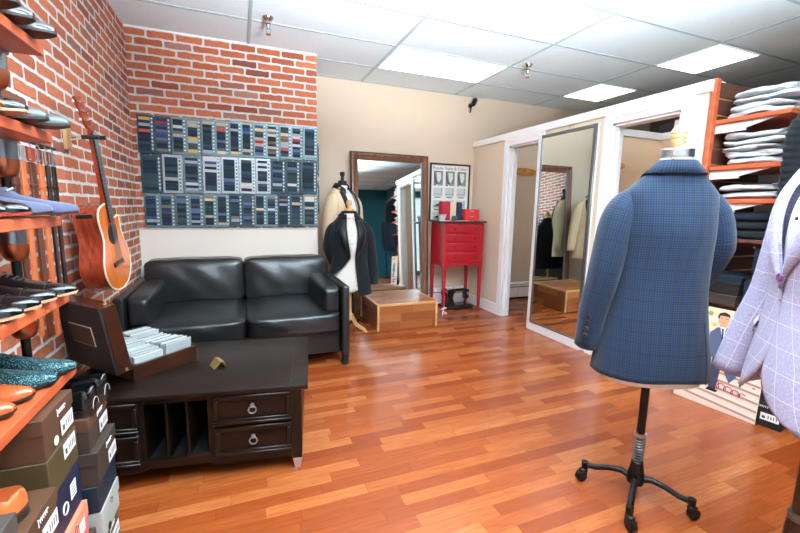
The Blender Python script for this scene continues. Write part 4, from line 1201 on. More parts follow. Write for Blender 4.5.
# ------------------------------------------------------------------ shoe boxes
def scribble(mb, o, xd, yd, L, H, r=.0016):
    o, xd, yd = Vector(o), Vector(xd), Vector(yd)
    pts = []
    n = 44
    for k in range(n):
        u = k / (n - 1)
        amp = H * (.5 if u > .16 else 1.0)
        pts.append(o + xd * (-L / 2 + L * u + .10 * L * math.sin(12.5 * u * PI) * .5) + yd * (amp * .5 * math.cos(12.5 * u * PI)))
    mb.tube(pts, r * .62, 4)
def shoe_box(label, x1, y0, y1, z0, h, mat, lidm=None, lidh=0., L=.33, marks='', group='shoe boxes in the stacks by the left wall', rz=0., name='shoe_box'):
    t = thing(name, label, 'box', (x1, (y0 + y1) / 2, z0 + .0006), rz, group)
    hy = (y1 - y0) / 2; h -= .0012
    e = .003 if lidh else 0
    MB().box(-L + e, -e, -hy + e, hy - e, 0, h - (.002 if lidh else 0), .0015).build('body', mat, t)
    if lidh:
        MB().box(-L, 0, -hy, hy, h - lidh, h, .0015).build('lid', lidm or mat, t)
    zl = h - lidh - .002
    if 'L' in marks:     # white size label with grey print
        b = MB(); b.box(.0001, .0012, hy * .02, hy * .86, zl - .052, zl - .008); o = b.build('size_label', 'white_card', t)
        b = MB(); b.box(.0013, .0016, hy * .10, hy * .24, zl - .042, zl - .026)
        for q in range(4): b.box(.0013, .0016, hy * (.36 + .12 * q), hy * (.40 + .12 * q), zl - .040, zl - .020)
        b.build('label_print', 'dark_grey_box', o)
    if 'S' in marks:
        b = MB(); scribble(b, (.0016, .01, h - lidh / 2), (0, 1, 0), (0, 0, 1), .055, .024); b.build('script_mark', 'white_card', t)
    if 'H' in marks:
        b = MB(); b.cyl((.0, -hy * .35, zl - .045), (.0015, -hy * .35, zl - .045), .013, .013, 18); b.build('finger_hole', 'white_card' if 'W' in marks else 'dark_hole', t)
    if 'R' in marks:
        b = MB(); b.tube([(.001, hy * -.2 + .016 * math.cos(a), h * .42 + .016 * math.sin(a)) for a in [2 * PI * q / 18 for q in range(19)]], .0022, 5, False); b.build('ring_mark', 'white_card', t)
    if 'Q' in marks:
        b = MB(); b.box(.0001, .0012, hy * .22, hy * .62, h * .38, h * .72); o = b.build('size_label', 'white_card', t)
        b = MB()
        for q in range(4): b.box(.0013, .0016, hy * .28, hy * .56, h * (.43 + .07 * q), h * (.46 + .07 * q))
        b.build('label_print', 'grey_box', o)
    if 'D' in marks:
        b = MB(); b.tube([(.001, -.012, h - lidh * .5), (.001, 0, h - lidh * .3), (.001, .012, h - lidh * .6)], .0012, 4); b.tube([(.001, .0, h - lidh * .75), (.001, .014, h - lidh * .45)], .0012, 4); b.build('script_mark', 'dark_grey_box', t)
    return t
yA = (1.208, 1.402)
shoe_box('dark grey shoe box on the floor at the bottom of the middle stack', -.485, *yA, 0, .125, 'dark_grey_box', None, .03)
shoe_box('taupe shoe box second from the floor in the middle stack', -.462, 1.228, 1.422, .125, .125, 'taupe_box', None, .03, marks='SL')
shoe_box('pink shoe box with coral lid under the navy box', -.470, *yA, .25, .116, 'pink_box', 'coral_lid', .05, marks='QD')
shoe_box('navy blue shoe box with a white square label and ring mark', -.482, *yA, .366, .140, 'navy_box', marks='QR')
shoe_box('olive brown shoe box under the lidded brown box', -.480, *yA, .506, .108, 'olive_box', marks='L')
shoe_box('lidded brown shoe box with white label on top of the middle stack', -.480, *yA, .614, .115, 'brown_box', None, .042, marks='SLHW')
yB = (1.425, 1.615)
xB = -.452
shoe_box('dark grey shoe box on the floor at the bottom of the far stack', xB, *yB, 0, .08, 'dark_grey_box', None, .03)
shoe_box('brown shoe box second from the floor in the far stack', xB, *yB, .08, .10, 'brown_box', None, .035, marks='SL')
shoe_box('grey shoe box with round hole in the far stack', xB + .008, *yB, .18, .112, 'grey_box', None, .048, marks='DH')
shoe_box('dark teal shoe box between grey and taupe boxes in the far stack', xB + .004, *yB, .292, .092, 'dark_teal_box')
shoe_box('taupe lidded shoe box with white label, second from top of the far stack', xB + .012, *yB, .384, .115, 'taupe_box', None, .042, marks='SL')
shoe_box('brown labelled shoe box on top of the far stack, under black slip-ons', xB - .005, *yB, .499, .115, 'taupe_box', 'brown_box', .042, marks='SL')
yC = (1.003, 1.198)
shoe_box('tall plain brown carton on the floor under the clog box', -.470, *yC, 0, .443, 'brown_box', name='carton')
shoe_box('brown shoe box with an orange clog standing on it', -.462, *yC, .443, .110, 'brown_box', None, .04, marks='SL')
yD = (.795, .985)
shoe_box('tall dark grey carton on the floor nearest the camera', -.455, *yD, 0, .525, 'dark_grey_box', name='carton')
shoe_box('grey lidded shoe box nearest the camera at the lower left', -.450, *yD, .525, .118, 'dark_grey_box', None, .045)
s = make_shoe('clog', 'orange leather clog standing on a brown shoe box', 'shoe', 'clog_leather', 'shoe_sole', 'brown_box', L=.30, style='plain', inner='insole', collar=.046, toe_pt=.1, wide=.112, oplen=.62)
s.location = (-.485, 1.085, .5545); s.rotation_euler = (0, 0, R(168))
s = make_shoe('slip_on', 'black slip-on shoe with pale stitching, far one on the shoe box stack', 'shoe', 'glossy_black_leather', 'shoe_sole', 'black_plastic', L=.29, style='plain', group='black slip-ons on the shoe box stack', inner='dark_hole', collar=.064, wide=.088)
s.location = (-.44, 1.565, .615); s.rotation_euler = (0, 0, R(176))
b = MB(); b.tube([(-.001 + .03 * math.sin(q / 10 * PI) * 0, .022 * math.cos(PI * q / 10), .022 + .03 * math.sin(PI * q / 10)) for q in range(11)], .0008, 5); b.build('stitching', 'ivory_plastic', s)
c = dup(s, (-.445, 1.467, .615), R(176), 'black slip-on shoe with pale stitching, near one on the shoe box stack')
# ------------------------------------------------------------------ jackets and dress forms
def curve(pts, n):
    """Catmull-Rom resample of rows of numbers, parameter = first column"""
    pts = [tuple(p) for p in pts]
    xs = np.linspace(pts[0][0], pts[-1][0], n); out = []
    P = np.array(pts)
    for x in xs:
        i = int(np.clip(np.searchsorted(P[:, 0], x) - 1, 0, len(P) - 2))
        u = (x - P[i, 0]) / (P[i + 1, 0] - P[i, 0])
        def tan(k):
            a, b_ = max(k - 1, 0), min(k + 1, len(P) - 1)
            return (P[b_] - P[a]) / (P[b_, 0] - P[a, 0])
        h = P[i + 1, 0] - P[i, 0]
        r = (2 * u ** 3 - 3 * u ** 2 + 1) * P[i] + (u ** 3 - 2 * u ** 2 + u) * h * tan(i) + (-2 * u ** 3 + 3 * u ** 2) * P[i + 1] + (u ** 3 - u ** 2) * h * tan(i + 1)
        r[0] = x; out.append(r)
    return out
# z from the hem (0) to the neck (.90): half width, half depth, depth offset
JP = [(0, .246, .160, .0), (.10, .237, .155, .0), (.24, .213, .140, .0), (.38, .195, .130, .0), (.52, .194, .138, .005), (.63, .194, .140, .0), (.71, .192, .126, -.005), (.755, .188, .110, -.012), (.795, .180, .094, -.018), (.835, .142, .078, -.024), (.866, .112, .070, -.028), (.89, .080, .066, -.03), (.905, .074, .064, -.03)]
def spt(th, rx, ry, off, extra=0., e=2.35):
    s, c = math.sin(th), math.cos(th)
    r = (abs(s / (rx + extra)) ** e + abs(c / (ry + extra)) ** e) ** (-1 / e)
    return r * s, r * c + off
PR = curve(JP, 46)
def prow(z):
    zs = [p[0] for p in PR]
    return [float(np.interp(z, zs, [p[k] for p in PR])) for k in (1, 2, 3)]
def sheet(mb, z0, z1, aR, aL, extra=0., nz=44, nt=64, hem=None, flare=0.):
    """wrap from the right front edge round the back to the left front edge. angles from the front; aR/aL(z)"""
    rows = []; uvs = []
    for i in range(nz):
        f = i / (nz - 1); ring = []; uvr = []; acc = 0; last = None
        for j in range(nt):
            q = j / (nt - 1)
            zz = z0 + (z1 - z0) * f
            a0 = aR(zz); a1 = 2 * PI - aL(zz)
            th = a0 + (a1 - a0) * q
            zq = zz + (hem(th) * (1 - f) ** 3 if hem else 0)
            rx, ry, off = prow(zz)
            x, y = spt(th, rx, ry, off, extra)
            if flare: y += flare * math.sin(th * 5) * (1 - f) ** 2 * .5
            p = Vector((x, y, zq))
            if last is not None: acc += (Vector((x, y)) - last).length
            last = Vector((x, y))
            ring.append(p); uvr.append([acc, zq])
        # centre u on the back seam
        mid = uvr[nt // 2][0]
        uvr = [(a - mid, b_) for a, b_ in uvr]
        rows.append(ring); uvs.append(uvr)
    mb.rings(rows, False, uvrows=uvs)
    return rows
def sleeve_path(sd, k=1.0, bend=0.):
    return [(sd * .138, -.012, .785), (sd * .164, -.010, .762), (sd * .188, -.006, .718), (sd * .206, -.004, .65), (sd * .228, -.006, .52), (sd * .246, .0, .40), (sd * .262, .022 + bend * .4, .27), (sd * .272, .045 + bend, .10)]
SR = [.026, .050, .068, .076, .074, .068, .062, .055]
def sleeve(mb, sd, bend=0., lift=None):
    path = sleeve_path(sd, bend=bend)
    pts = curve([(i,) + p + (r,) for i, (p, r) in enumerate(zip(path, SR))], 40)
    P = [Vector(p[1:4]) for p in pts]; rad = [p[4] for p in pts]
    if lift: P = [lift(p) for p in P]
    rows = []; uvs = []; n = 28; acc = 0
    for i, p in enumerate(P):
        d = (P[min(i + 1, len(P) - 1)] - P[max(i - 1, 0)]).normalized()
        a = Vector((1, 0, 0)); a = (a - d * a.dot(d)).normalized(); b_ = d.cross(a)
        if i: acc += (P[i] - P[i - 1]).length
        rows.append([p + (a * math.cos(2 * PI * k / n) * .92 + b_ * math.sin(2 * PI * k / n) * 1.04) * rad[i] for k in range(n)])
        uvs.append([(.06 * 2 * PI * k / n, -acc) for k in range(n + 1)])
    mb.rings(rows, True, True, False, uvrows=uvs)
    return P, rows
def add_jacket(t, fab, lap_mat, front=None, bend=0., lift=(None, None), scale=1.0, buttons=None, lapel=True, hem=None, shawl=False, vents=False):
    """parts of a jacket under thing t; local +Y is the wearer's front, z = 0 the hem"""
    if front is None:     # closed / back view: narrow front gap
        aR = aL = lambda z: .06 + (.55 * max(0, (z - .40) / .50) if z > .40 else .25 * max(0, (.12 - z) / .12) ** 2)
    else:
        aR, aL = front
    b = MB(); rows = sheet(b, 0, .885, aR, aL, hem=hem)
    o = b.build('jacket_body', fab, t, 60, .006, 0)
    for sd, lf in ((1, lift[0]), (-1, lift[1])):
        b = MB(); P, rws = sleeve(b, sd, bend, lf)
        so = b.build('sleeve', fab, t, 70, .005, 0)
        b = MB(); d = (P[-1] - P[-2]).normalized(); c = P[-1] - d * .012
        b.add([v - d * .012 for v in [(q - P[-1]) * .9 + P[-1] for q in rws[-1]]], [tuple(range(28))]); b.build('cuff_lining', 'dark_hole', so)
        if buttons:
            for q in range(4):
                k = MB(); pp = P[-3 - q] ; n = Vector((sd * .55, -.83, 0)).normalized()
                k.X = Matrix.Translation(pp + n * (SR[-1] * 1.10)) @ n.to_track_quat('Z', 'Y').to_matrix().to_4x4()
                k.lathe([(.011, -.004), (.011, .004), (.008, .006), (.001, .005)], n=12)
                k.build('cuff_button', buttons, so)
    # collar: a band standing round the back of the neck, folded outwards
    b = MB(); rws = []; uvr = []
    nt = 40
    for (ex, zz, dz) in ((.004, .872, 0), (.000, .905, .012), (.004, .914, .020), (.011, .904, .014), (.016, .868, 0)):
        ring = []; us = []
        for j in range(nt):
            q = j / (nt - 1); th = .62 + (2 * PI - 1.24) * q
            drop = max(0, math.cos(th)) * .075
            z_ = min(zz, .905); rx, ry, off = prow(z_)
            x, y = spt(th, rx, ry, off, ex)
            y += max(0, math.cos(th)) * .03
            ring.append((x, y, zz + dz * .3 - drop)); us.append((.075 * th - .075 * PI, zz * 1.6))
        rws.append(ring); uvr.append(us)
    b.rings(rws, False, uvrows=uvr); b.build('collar', lap_mat if shawl else fab, t, 70, .004, 0)
    if lapel:
        for sd, af in ((1, aR), (-1, aL)):
            b = MB(); rws = []; uvr = []
            z0, z1 = .40, .83
            for i in range(26):
                f = i / 25; zz = z0 + (z1 - z0) * f
                wl = .10 * math.sin(min(1, f / .62) * PI / 2) if not shawl else .055 * math.sin(min(1, f * 3) * PI / 2)
                if not shawl and f > .72: wl = .10 * (1 - .45 * (f - .72) / .28)
                if not shawl and .70 < f < .75: wl = .118
                rx, ry, off = prow(zz); a0 = af(zz)
                ring = []; us = []
                for j in range(6):
                    w_ = wl * j / 5
                    th = a0 - .01 + w_ / max(.10, (rx + ry) / 2)
                    x, y = spt(th, rx, ry, off, .007 + .008 * math.sin(j / 5 * PI))
                    ring.append((sd * x, y, zz)); us.append((sd * w_, zz))
                rws.append(ring); uvr.append(us)
            if sd < 0: rws = [r[::-1] for r in rws]; uvr = [u[::-1] for u in uvr]
            b.rings(rws, False, uvrows=uvr); b.build('lapel', lap_mat, t, 60, .005, 0)
    return t
def seam(t, name, fn, mat, z0, z1, r=.0014):
    b = MB(); b.tube([fn(z0 + (z1 - z0) * q / 20) for q in range(21)], r, 5); return b.build(name, mat, t)

def shirt_ring(zz, e_, n=56):
    rx, ry, off = prow(zz)
    nar = .085 * min(1, max(0, (zz - .18) / .20))
    if zz > .78: nar = max(0, min(.085, rx - .064))
    ex = 2.35 + 2.2 * min(1, max(0, (zz - .36) / .1)) * min(1, max(0, (.86 - zz) / .05))
    return [Vector(spt(2 * PI * k / n, rx + e_ - nar, ry + e_, off, 0, ex) + (zz,)) for k in range(n)]
def form_body(t, mat='linen_form', z0=.0, z1=.90, shrink=.022, base=True):
    """the padded torso, kept inside the jacket"""
    b = MB(); rings = []
    for i in range(40):
        f = i / 39; zz = z0 + (z1 - z0) * f; zq = min(max(zz, 0.0), .905)
        rx, ry, off = prow(zq)
        sh = (shrink if zz < .80 else shrink * max(.5, 1 - (zz - .80) / .07)) + .014 * min(1, max(0, (.36 - zz) / .06))
        ring = []; nar = .095 * min(1, max(0, (zz - .18) / .20)) * min(1, max(0, (.885 - zz) / .03)) if zz < .86 else 0
        if zz > .80: nar = max(0, min(.095, rx - .068 - sh))
        for k in range(48):
            x, y = spt(2 * PI * k / 48, rx - sh - nar, ry - sh, off)
            ring.append((x, y, zz))
        rings.append(ring)
    b.rings(rings, True, True, True)
    return b.build('torso', mat, t, 60)

# ---- blue checked jacket, seen from behind
BX, BY, BZ = 1.600, 1.121, .60
bs = .953
brot = R(-27)
f = thing('dress_form', 'linen dress form on a black caster stand carrying the blue checked jacket', 'dress form', (BX, BY, 0), brot)
o = form_body(f, 'linen_form', -.022, .90, .016); o.location = (0, 0, BZ); o.scale = (bs * .96, bs * .96, bs)
nk = BZ + .90 * bs
b = MB(); b.rings([[(r * 1.05 * math.cos(2 * PI * k / 32), r * math.sin(2 * PI * k / 32) - .03, z) for k in range(32)] for r, z in ((.053, nk), (.052, nk + .03), (.050, nk + .055))], True, False, True); b.build('neck', 'linen_form', f)
b = MB(); b.rings([[(r * 1.05 * math.cos(2 * PI * k / 32), r * math.sin(2 * PI * k / 32) - .03, z) for k in range(32)] for r, z in ((.0525, nk + .032), (.056, nk + .034), (.056, nk + .060), (.052, nk + .064))], True, True, True); b.build('neck_cap', 'silver_metal', f)
b = MB(); b.lathe([(.010, 0), (.011, .014), (.020, .018), (.026, .028), (.026, .036), (.022, .039), (.027, .042), (.029, .051), (.025, .056), (.028, .060), (.026, .071), (.017, .086), (.003, .091)], (0, -.03, nk + .0642), 28); b.build('finial', 'pale_wood', f)
b = MB(); q = Vector((-.6, -.8, 0)).normalized(); b.text('047', .015, (-.6 * .0560, -.8 * .0540 - .03, nk + .0235), (.8, -.6, 0), (0, 0, 1)); b.build('stamp', 'ink', f)
b = MB(); b.cyl((0, 0, .32), (0, 0, BZ - .0225), .0165, .0165, 18); b.build('pole', 'black_metal', f)
b = MB(); b.cyl((0, 0, .305), (0, 0, .32), .024, .024, 18); b.build('pole_collar', 'silver_metal', f)
b = MB(); b.tube([(.0195 * math.cos(2 * PI * 9 * q / 150), .0195 * math.sin(2 * PI * 9 * q / 150), .19 + .114 * q / 150) for q in range(151)], .0034, 6); b.build('spring', 'pewter', f)
b = MB(); b.cyl((0, 0, .10), (0, 0, .3045), .012, .012, 14); b.lathe([(.022, .075), (.034, .085), (.036, .115), (.028, .15), (.024, .185), (.018, .19)], n=20); b.build('hub', 'black_metal', f)
for k in range(4):
    a = R(123) - brot + k * PI / 2
    ca, sa = math.cos(a), math.sin(a)
    b = MB(); pts = [(.02, .105), (.06, .118), (.11, .108), (.16, .088), (.20, .083), (.215, .082)]
    b.tube([(r * ca, r * sa, z) for r, z in pts], [.016, .0135, .0125, .0125, .013, .012], 10); b.cyl((.208 * ca, .208 * sa, .066), (.208 * ca, .208 * sa, .098), .014, .016, 12)
    lg = b.build('base_leg', 'black_metal', f)
    w = MB(); w.X = Matrix.Translation((.208 * ca, .208 * sa, 0)) @ Matrix.Rotation(a + .8, 4, 'Z')
    w.box(-.012, .024, -.013, .013, .046, .0655, .004); w.box(-.006, .03, -.0145, -.0115, .02, .05); w.box(-.006, .03, .0115, .0145, .02, .05)
    ca_ = w.build('caster', 'black_plastic', lg)
    w = MB(); w.X = Matrix.Translation((.208 * ca, .208 * sa, 0)) @ Matrix.Rotation(a + .8, 4, 'Z')
    w.cyl((.016, -.011, .0255), (.016, .011, .0255), .0245, .0245, 20); w.build('caster_wheel', 'black_metal', lg)
j = thing('suit_jacket', 'blue checked suit jacket seen from behind on the dress form with casters', 'jacket', (BX, BY, BZ), brot)
j.scale = (bs * .96, bs * .96, bs)
add_jacket(j, 'navy_check_wool', 'navy_check_wool', buttons='black_plastic', lift=(lambda p: Vector((p.x - .28 * max(0, .58 - p.z), p.y + .42 * max(0, .58 - p.z), p.z + .16 * max(0, .5 - p.z))), None), hem=lambda th: -.012 * math.cos(th) + .004 * math.sin(3 * th))
def on_body(th, z, ex=.004):
    rx, ry, off = prow(z); x, y = spt(th, rx, ry, off, ex); return (x, y, z)
seam(j, 'back_seam', lambda z: on_body(PI, z, .0025), 'navy_fold', .02, .86, .0010)
for sd in (1, -1):
    seam(j, 'side_vent', lambda z: on_body(PI + sd * .95, z, .003), 'navy_fold', .005, .26, .0022)
    seam(j, 'side_seam', lambda z: on_body(PI + sd * (.95 - .15 * math.sin((z - .26) * 3)), z, .0022), 'navy_fold', .26, .66, .0009)

# ---- lavender windowpane jacket at the right edge
VX, VY, VZ = 1.618, .586, .688
vrot = R(-308)
f = thing('dress_form', 'dress form in white shirt on a thick black pole at the right edge', 'dress form', (VX, VY, 0), vrot)
o = form_body(f, 'linen_form', .03, .77, .045); o.location = (0, 0, VZ); o.scale = (1, 1, .93)
b = MB(); b.cyl((0, 0, .345), (0, 0, VZ + .0295), .021, .021, 20); b.build('pole', 'black_enamel', f)
b = MB(); b.cyl((0, 0, .32), (0, 0, .345), .028, .028, 20); b.cyl((0, 0, .33), (0, 0, .334), .0295, .0295, 20); b.build('pole_collar', 'pewter', f)
b = MB(); b.tube([(0, 0, .02), (0, 0, .06), (0, 0, .16), (0, 0, .29), (0, 0, .3195)], [.05, .040, .033, .031, .027], 20); b.build('pole_sleeve', 'black_enamel', f)
b = MB(); b.lathe([(.17, 0), (.17, .012), (.14, .019), (.06, .022)], n=32); b.build('base', 'black_enamel', f)
sh = MB()
rows = []
for i in range(30):
    zz = .16 + (.895 - .16) * i / 29
    rows.append(shirt_ring(zz, -.020 if zz < .8 else -.009))
sh.rings(rows, True)
s_ = thing('dress_shirt', 'white dress shirt worn under the lavender jacket', 'shirt', (VX, VY, VZ), vrot); s_.scale = (1, 1, .93)
sh.build('shirt_body', 'shirt_white', s_, 60, .003, 1.)
for q in range(6):
    b = MB(); p = on_body(0, .40 + q * .075, -.0105); b.X = Matrix.Translation(p) @ Matrix.Rotation(R(-90), 4, 'X'); b.lathe([(.006, 0), (.006, .003), (.001, .004)], n=10)
    b.build('shirt_button', 'black_plastic', s_)
for sd in (1, -1):
    b = MB(); rr = []
    for i in range(8):
        th = sd * (.05 + .9 * i / 7); rr.append([Vector(spt(th, .078, .068, -.03, e2) + (z2,)) for e2, z2 in ((-.008, .90), (-.006, .905), (-.005, .86 - .03 * (1 - i / 7)))])
    b.rings(rr, False); b.build('shirt_collar', 'shirt_white', s_, 60, .003, 0)
j = thing('suit_jacket', 'lavender windowpane suit jacket cut off by the right edge of the photo', 'jacket', (VX, VY, VZ), vrot); j.scale = (1, 1, .93)
def frr(z):
    if z > .44: return .05 + .72 * min(1, (z - .44) / .40)
    return .05 + .9 * max(0, (.20 - z) / .20) ** 1.6
def frl(z):
    if z > .44: return -.03 + .80 * min(1, (z - .44) / .40)
    return -.03 - .05 * (.44 - z) / .44 + .95 * max(0, (.15 - z) / .15) ** 2
add_jacket(j, 'lavender_windowpane_wool', 'lavender_windowpane_wool', front=(frr, frl), hem=lambda th: -.035 * max(0, math.cos(th)), bend=.02, buttons='button_purple', lift=(lambda p: Vector((p.x + .03 * max(0, .76 - p.z), p.y + .06 * max(0, .76 - p.z), p.z - .10 * max(0, .76 - p.z) / .66)), lambda p: Vector((p.x, p.y, p.z - .10 * max(0, .76 - p.z) / .66))))
k = MB(); p = on_body(.0, .435, .014); k.X = Matrix.Translation(p) @ Matrix.Rotation(R(-90), 4, 'X'); k.lathe([(.015, -.002), (.015, .003), (.012, .005), (.009, .003), (.001, .003)], n=18); k.build('button', 'button_purple', j)
b = MB(); b.tube([on_body(.035 + .08 * q / 6, .36, .0045) for q in range(7)], .002, 5); b.build('buttonhole', 'button_purple', j)
for sd in (1, -1):
    b = MB(); rr = []
    for i in range(10):
        th = sd * (.72 + .62 * i / 9); zt = .265 + .008 * i / 9
        rr.append([on_body(th, zt, .006), on_body(th, zt - .02, .012), on_body(th, zt - .048, .010)])
    b.rings(rr if sd > 0 else rr[::-1], False); b.build('pocket_flap', 'lavender_windowpane_wool', j, 60, .004, 0)
b = MB(); b.rings([[on_body(-(.42 + .26 * i / 7), .60 + .012 * i / 7, .005), on_body(-(.42 + .26 * i / 7), .622 + .012 * i / 7, .008)] for i in range(8)], False); b.build('chest_pocket', 'lavender_windowpane_wool', j, 60, .003, 0)

# ---- black tuxedo on a small wooden tripod form, before the mirror
TX, TY, TZ = 1.012, 3.905, .40
trot = R(-183)
f = thing('dress_form', 'black dress form with wooden neck cap on curved pale wooden legs', 'dress form', (TX, TY, 0), trot)
sc_t = .90
o = form_body(f, 'dark_fold', .10, .77, .05); o.location = (0, 0, TZ); o.scale = (sc_t, sc_t, sc_t)
nz = TZ + .89 * sc_t
b = MB(); b.tube([(0, -.028, nz - .09), (0, -.028, nz + .03)], [.046, .043], 24); b.build('neck', 'dark_fold', f)
b = MB(); b.lathe([(.05, .0), (.052, .012), (.045, .02), (.02, .026), (.018, .05), (.026, .06), (.028, .085), (.024, .10), (.016, .108)], (0, -.028, nz + .0302), 24); b.build('neck_cap', 'pale_wood', f)
b = MB(); b.cyl((0, 0, .16), (0, 0, TZ + .09), .020, .017, 16); b.lathe([(.020, .12), (.030, .14), (.032, .17), (.024, .20), (.02, .21)], n=18); b.build('post', 'pale_wood', f)
for k in range(3):
    a = -trot + R(-28) + k * 2 * PI / 3
    b = MB(); prof = [(.012, .205), (.035, .185), (.055, .135), (.085, .085), (.13, .058), (.165, .035), (.185, .0), (.16, .0), (.145, .018), (.11, .035), (.065, .06), (.035, .10), (.022, .14), (.012, .145)]
    b.X = Matrix.Rotation(a, 4, 'Z'); b.prism(prof, -.010, .010, 'xz'); b.build('base_leg', 'pale_wood', f)
s_ = thing('waistcoat', 'white waistcoat and shirt front with black studs under the black tuxedo jacket', 'waistcoat', (TX, TY, TZ), trot)
s_.scale = (sc_t,) * 3
b = MB(); rows = []
for i in range(30):
    zz = .06 + (.895 - .06) * i / 29
    R0 = shirt_ring(zz, -.026 if zz < .8 else -.010)
    rows.append([R0[k] + Vector((0, 0, (.05 * abs(math.sin(PI * k / 28)) - .05 * max(0, math.cos(2 * PI * k / 56)) * .6 if i == 0 else 0))) for k in range(56)])
b.rings(rows, True); b.build('waistcoat_body', 'vest_white', s_, 60, .003, 1.)
b = MB(); rr = []
for i in range(16):
    zz = .46 + .42 * i / 15; hw = .03 + .28 * (i / 15)
    rr.append([on_body(-hw + 2 * hw * q / 8, zz, -.016 if zz < .8 else -.004) for q in range(9)])
b.rings(rr[::-1], False); b.build('shirt_front', 'shirt_white', s_, 60)
for sd in (1, -1):
    b = MB(); b.tube([on_body(sd * (.03 + .28 * i / 15), .46 + .42 * i / 15, -.013 if .46 + .42 * i / 15 < .8 else -.002) for i in range(14)], .003, 5); b.build('waistcoat_edge', 'ivory_plastic', s_)
for z in (.57, .66, .74):
    p = on_body(0, z, -.0145); b = MB(); b.X = Matrix.Translation(p) @ Matrix.Rotation(R(-90), 4, 'X'); b.lathe([(.006, 0), (.006, .003), (.001, .004)], n=10); b.build('stud', 'black_plastic', s_)
for z in (.12, .22, .32):
    p = on_body(.03, z, -.0165); b = MB(); b.X = Matrix.Translation(p) @ Matrix.Rotation(R(-90), 4, 'X'); b.lathe([(.008, 0), (.008, .003), (.001, .004)], n=10); b.build('waistcoat_button', 'ivory_plastic', s_)
def bow_tie(label, mat, loc, rz, sc=1.):
    t = thing('bow_tie', label, 'bow tie', loc, rz)
    for sd in (1, -1):
        b = MB(); b.rings([[(sd * x * sc, y * .6 * sc, z * sc) for y, z in [(-d, -h), (-d * .4, -h * .3), (-d, h), (d, h), (d * 1.3, 0), (d, -h)]] for x, h, d in ((.006, .009, .006), (.02, .014, .010), (.045, .023, .012), (.062, .021, .008))], True, True, True)
        b.build('bow_wing', mat, t, 50)
    b = MB(); b.box(-.008 * sc, .008 * sc, -.004 * sc, .013 * sc, -.010 * sc, .010 * sc, .003); b.build('knot', mat, t)
    return t
def patterned():
    q = NT('pink_pattern_silk')
    x, y, z = q.sep(q.obj())
    k = q.m('LESS_THAN', q.m('FRACT', q.m('DIVIDE', q.m('ADD', x, z), .014)), .5)
    M['pink_pattern_silk'] = q.pbr(q.mix(k, rgb(226, 130, 136), rgb(246, 214, 210)), .5)
patterned()
Rt = Matrix.Rotation(trot, 3, 'Z')
p = Vector((TX, TY, TZ)) + Rt @ (Vector(on_body(0, .845, .030)) * sc_t)
bow_tie('pink patterned bow tie at the neck of the black tuxedo form', 'pink_pattern_silk', p, trot, .58)
j = thing('tuxedo_jacket', 'black tuxedo jacket swept open over a white waistcoat beside the sofa', 'jacket', (TX, TY, TZ), trot)
j.scale = (sc_t,) * 3
def frR(z):   # wearer's right = image left, swept back below the waist
    if z > .44: return .14 + .42 * (z - .44) / .45
    return .14 + 1.55 * min(1, max(0, (.42 - z) / .27)) ** 1.1
def frL(z):
    if z > .44: return .26 + .36 * (z - .44) / .45
    return .26 + .16 * ((.44 - z) / .44)
add_jacket(j, 'black_wool', 'black_satin', front=(frR, frL), hem=lambda th: .0, bend=0., lift=(lambda p: Vector((p.x - .26 * max(0, .55 - p.z), p.y - .30 * max(0, .52 - p.z), p.z if p.z > .52 else .52 - (.52 - p.z) * .42)), None))
b = MB(); b.box(-.02, .018, -.0012, .0012, -.06, 0); o = b.build('price_tag', 'white_card'); o.location = Vector((TX, TY, TZ)) + Rt @ (Vector(on_body(.36, .16, .03)) * sc_t); o.rotation_euler = (0, 0, trot)
tag(o, 'white price tag hanging from the open edge of the black tuxedo jacket', 'tag')

# ---- cream dinner jacket behind it
CX, CY, CZ = 1.056, 4.31, .60
crot = R(-143)
f = thing('dress_form', 'black dress form with cylindrical neck finial in the cream dinner jacket', 'dress form', (CX, CY, 0), crot)
o = form_body(f, 'dark_fold', .02, .77, .045); o.location = (0, 0, CZ)
nz = CZ + .89
b = MB(); b.tube([(0, -.028, nz - .10), (0, -.024, nz + .055)], [.048, .047], 24); b.build('neck', 'black_plastic', f)
b = MB(); b.lathe([(.02, 0), (.018, .02), (.018, .05), (.026, .055), (.026, .09), (.02, .095)], (0, -.024, nz + .0552), 20); b.build('finial', 'black_plastic', f)
b = MB(); b.cyl((0, 0, .03), (0, 0, CZ + .0195), .018, .018, 14); b.build('pole', 'black_metal', f)
b = MB(); b.lathe([(.14, 0), (.14, .012), (.05, .02), (.02, .0295)], n=28); b.build('base', 'black_metal', f)
s_ = thing('dress_shirt', 'white shirt front inside the cream dinner jacket', 'shirt', (CX, CY, CZ), crot)
b = MB(); rows = []
for i in range(30):
    zz = .06 + (.895 - .06) * i / 29
    rows.append(shirt_ring(zz, -.016 if zz < .8 else -.009))
b.rings(rows, True); b.build('shirt_body', 'shirt_white', s_, 60, .003, 1.)
Rc = Matrix.Rotation(crot, 3, 'Z')
bow_tie('black bow tie on the cream dinner jacket form', 'black_satin', Vector((CX, CY, CZ)) + Rc @ Vector(on_body(0, .86, .030)), crot, .6)
j = thing('dinner_jacket', 'cream dinner jacket with black shawl collar behind the black tuxedo', 'jacket', (CX, CY, CZ), crot)
add_jacket(j, 'cream_wool', 'black_satin', front=(lambda z: .10 + .6 * max(0, (z - .40) / .45),) * 2, shawl=True, hem=lambda th: 0)

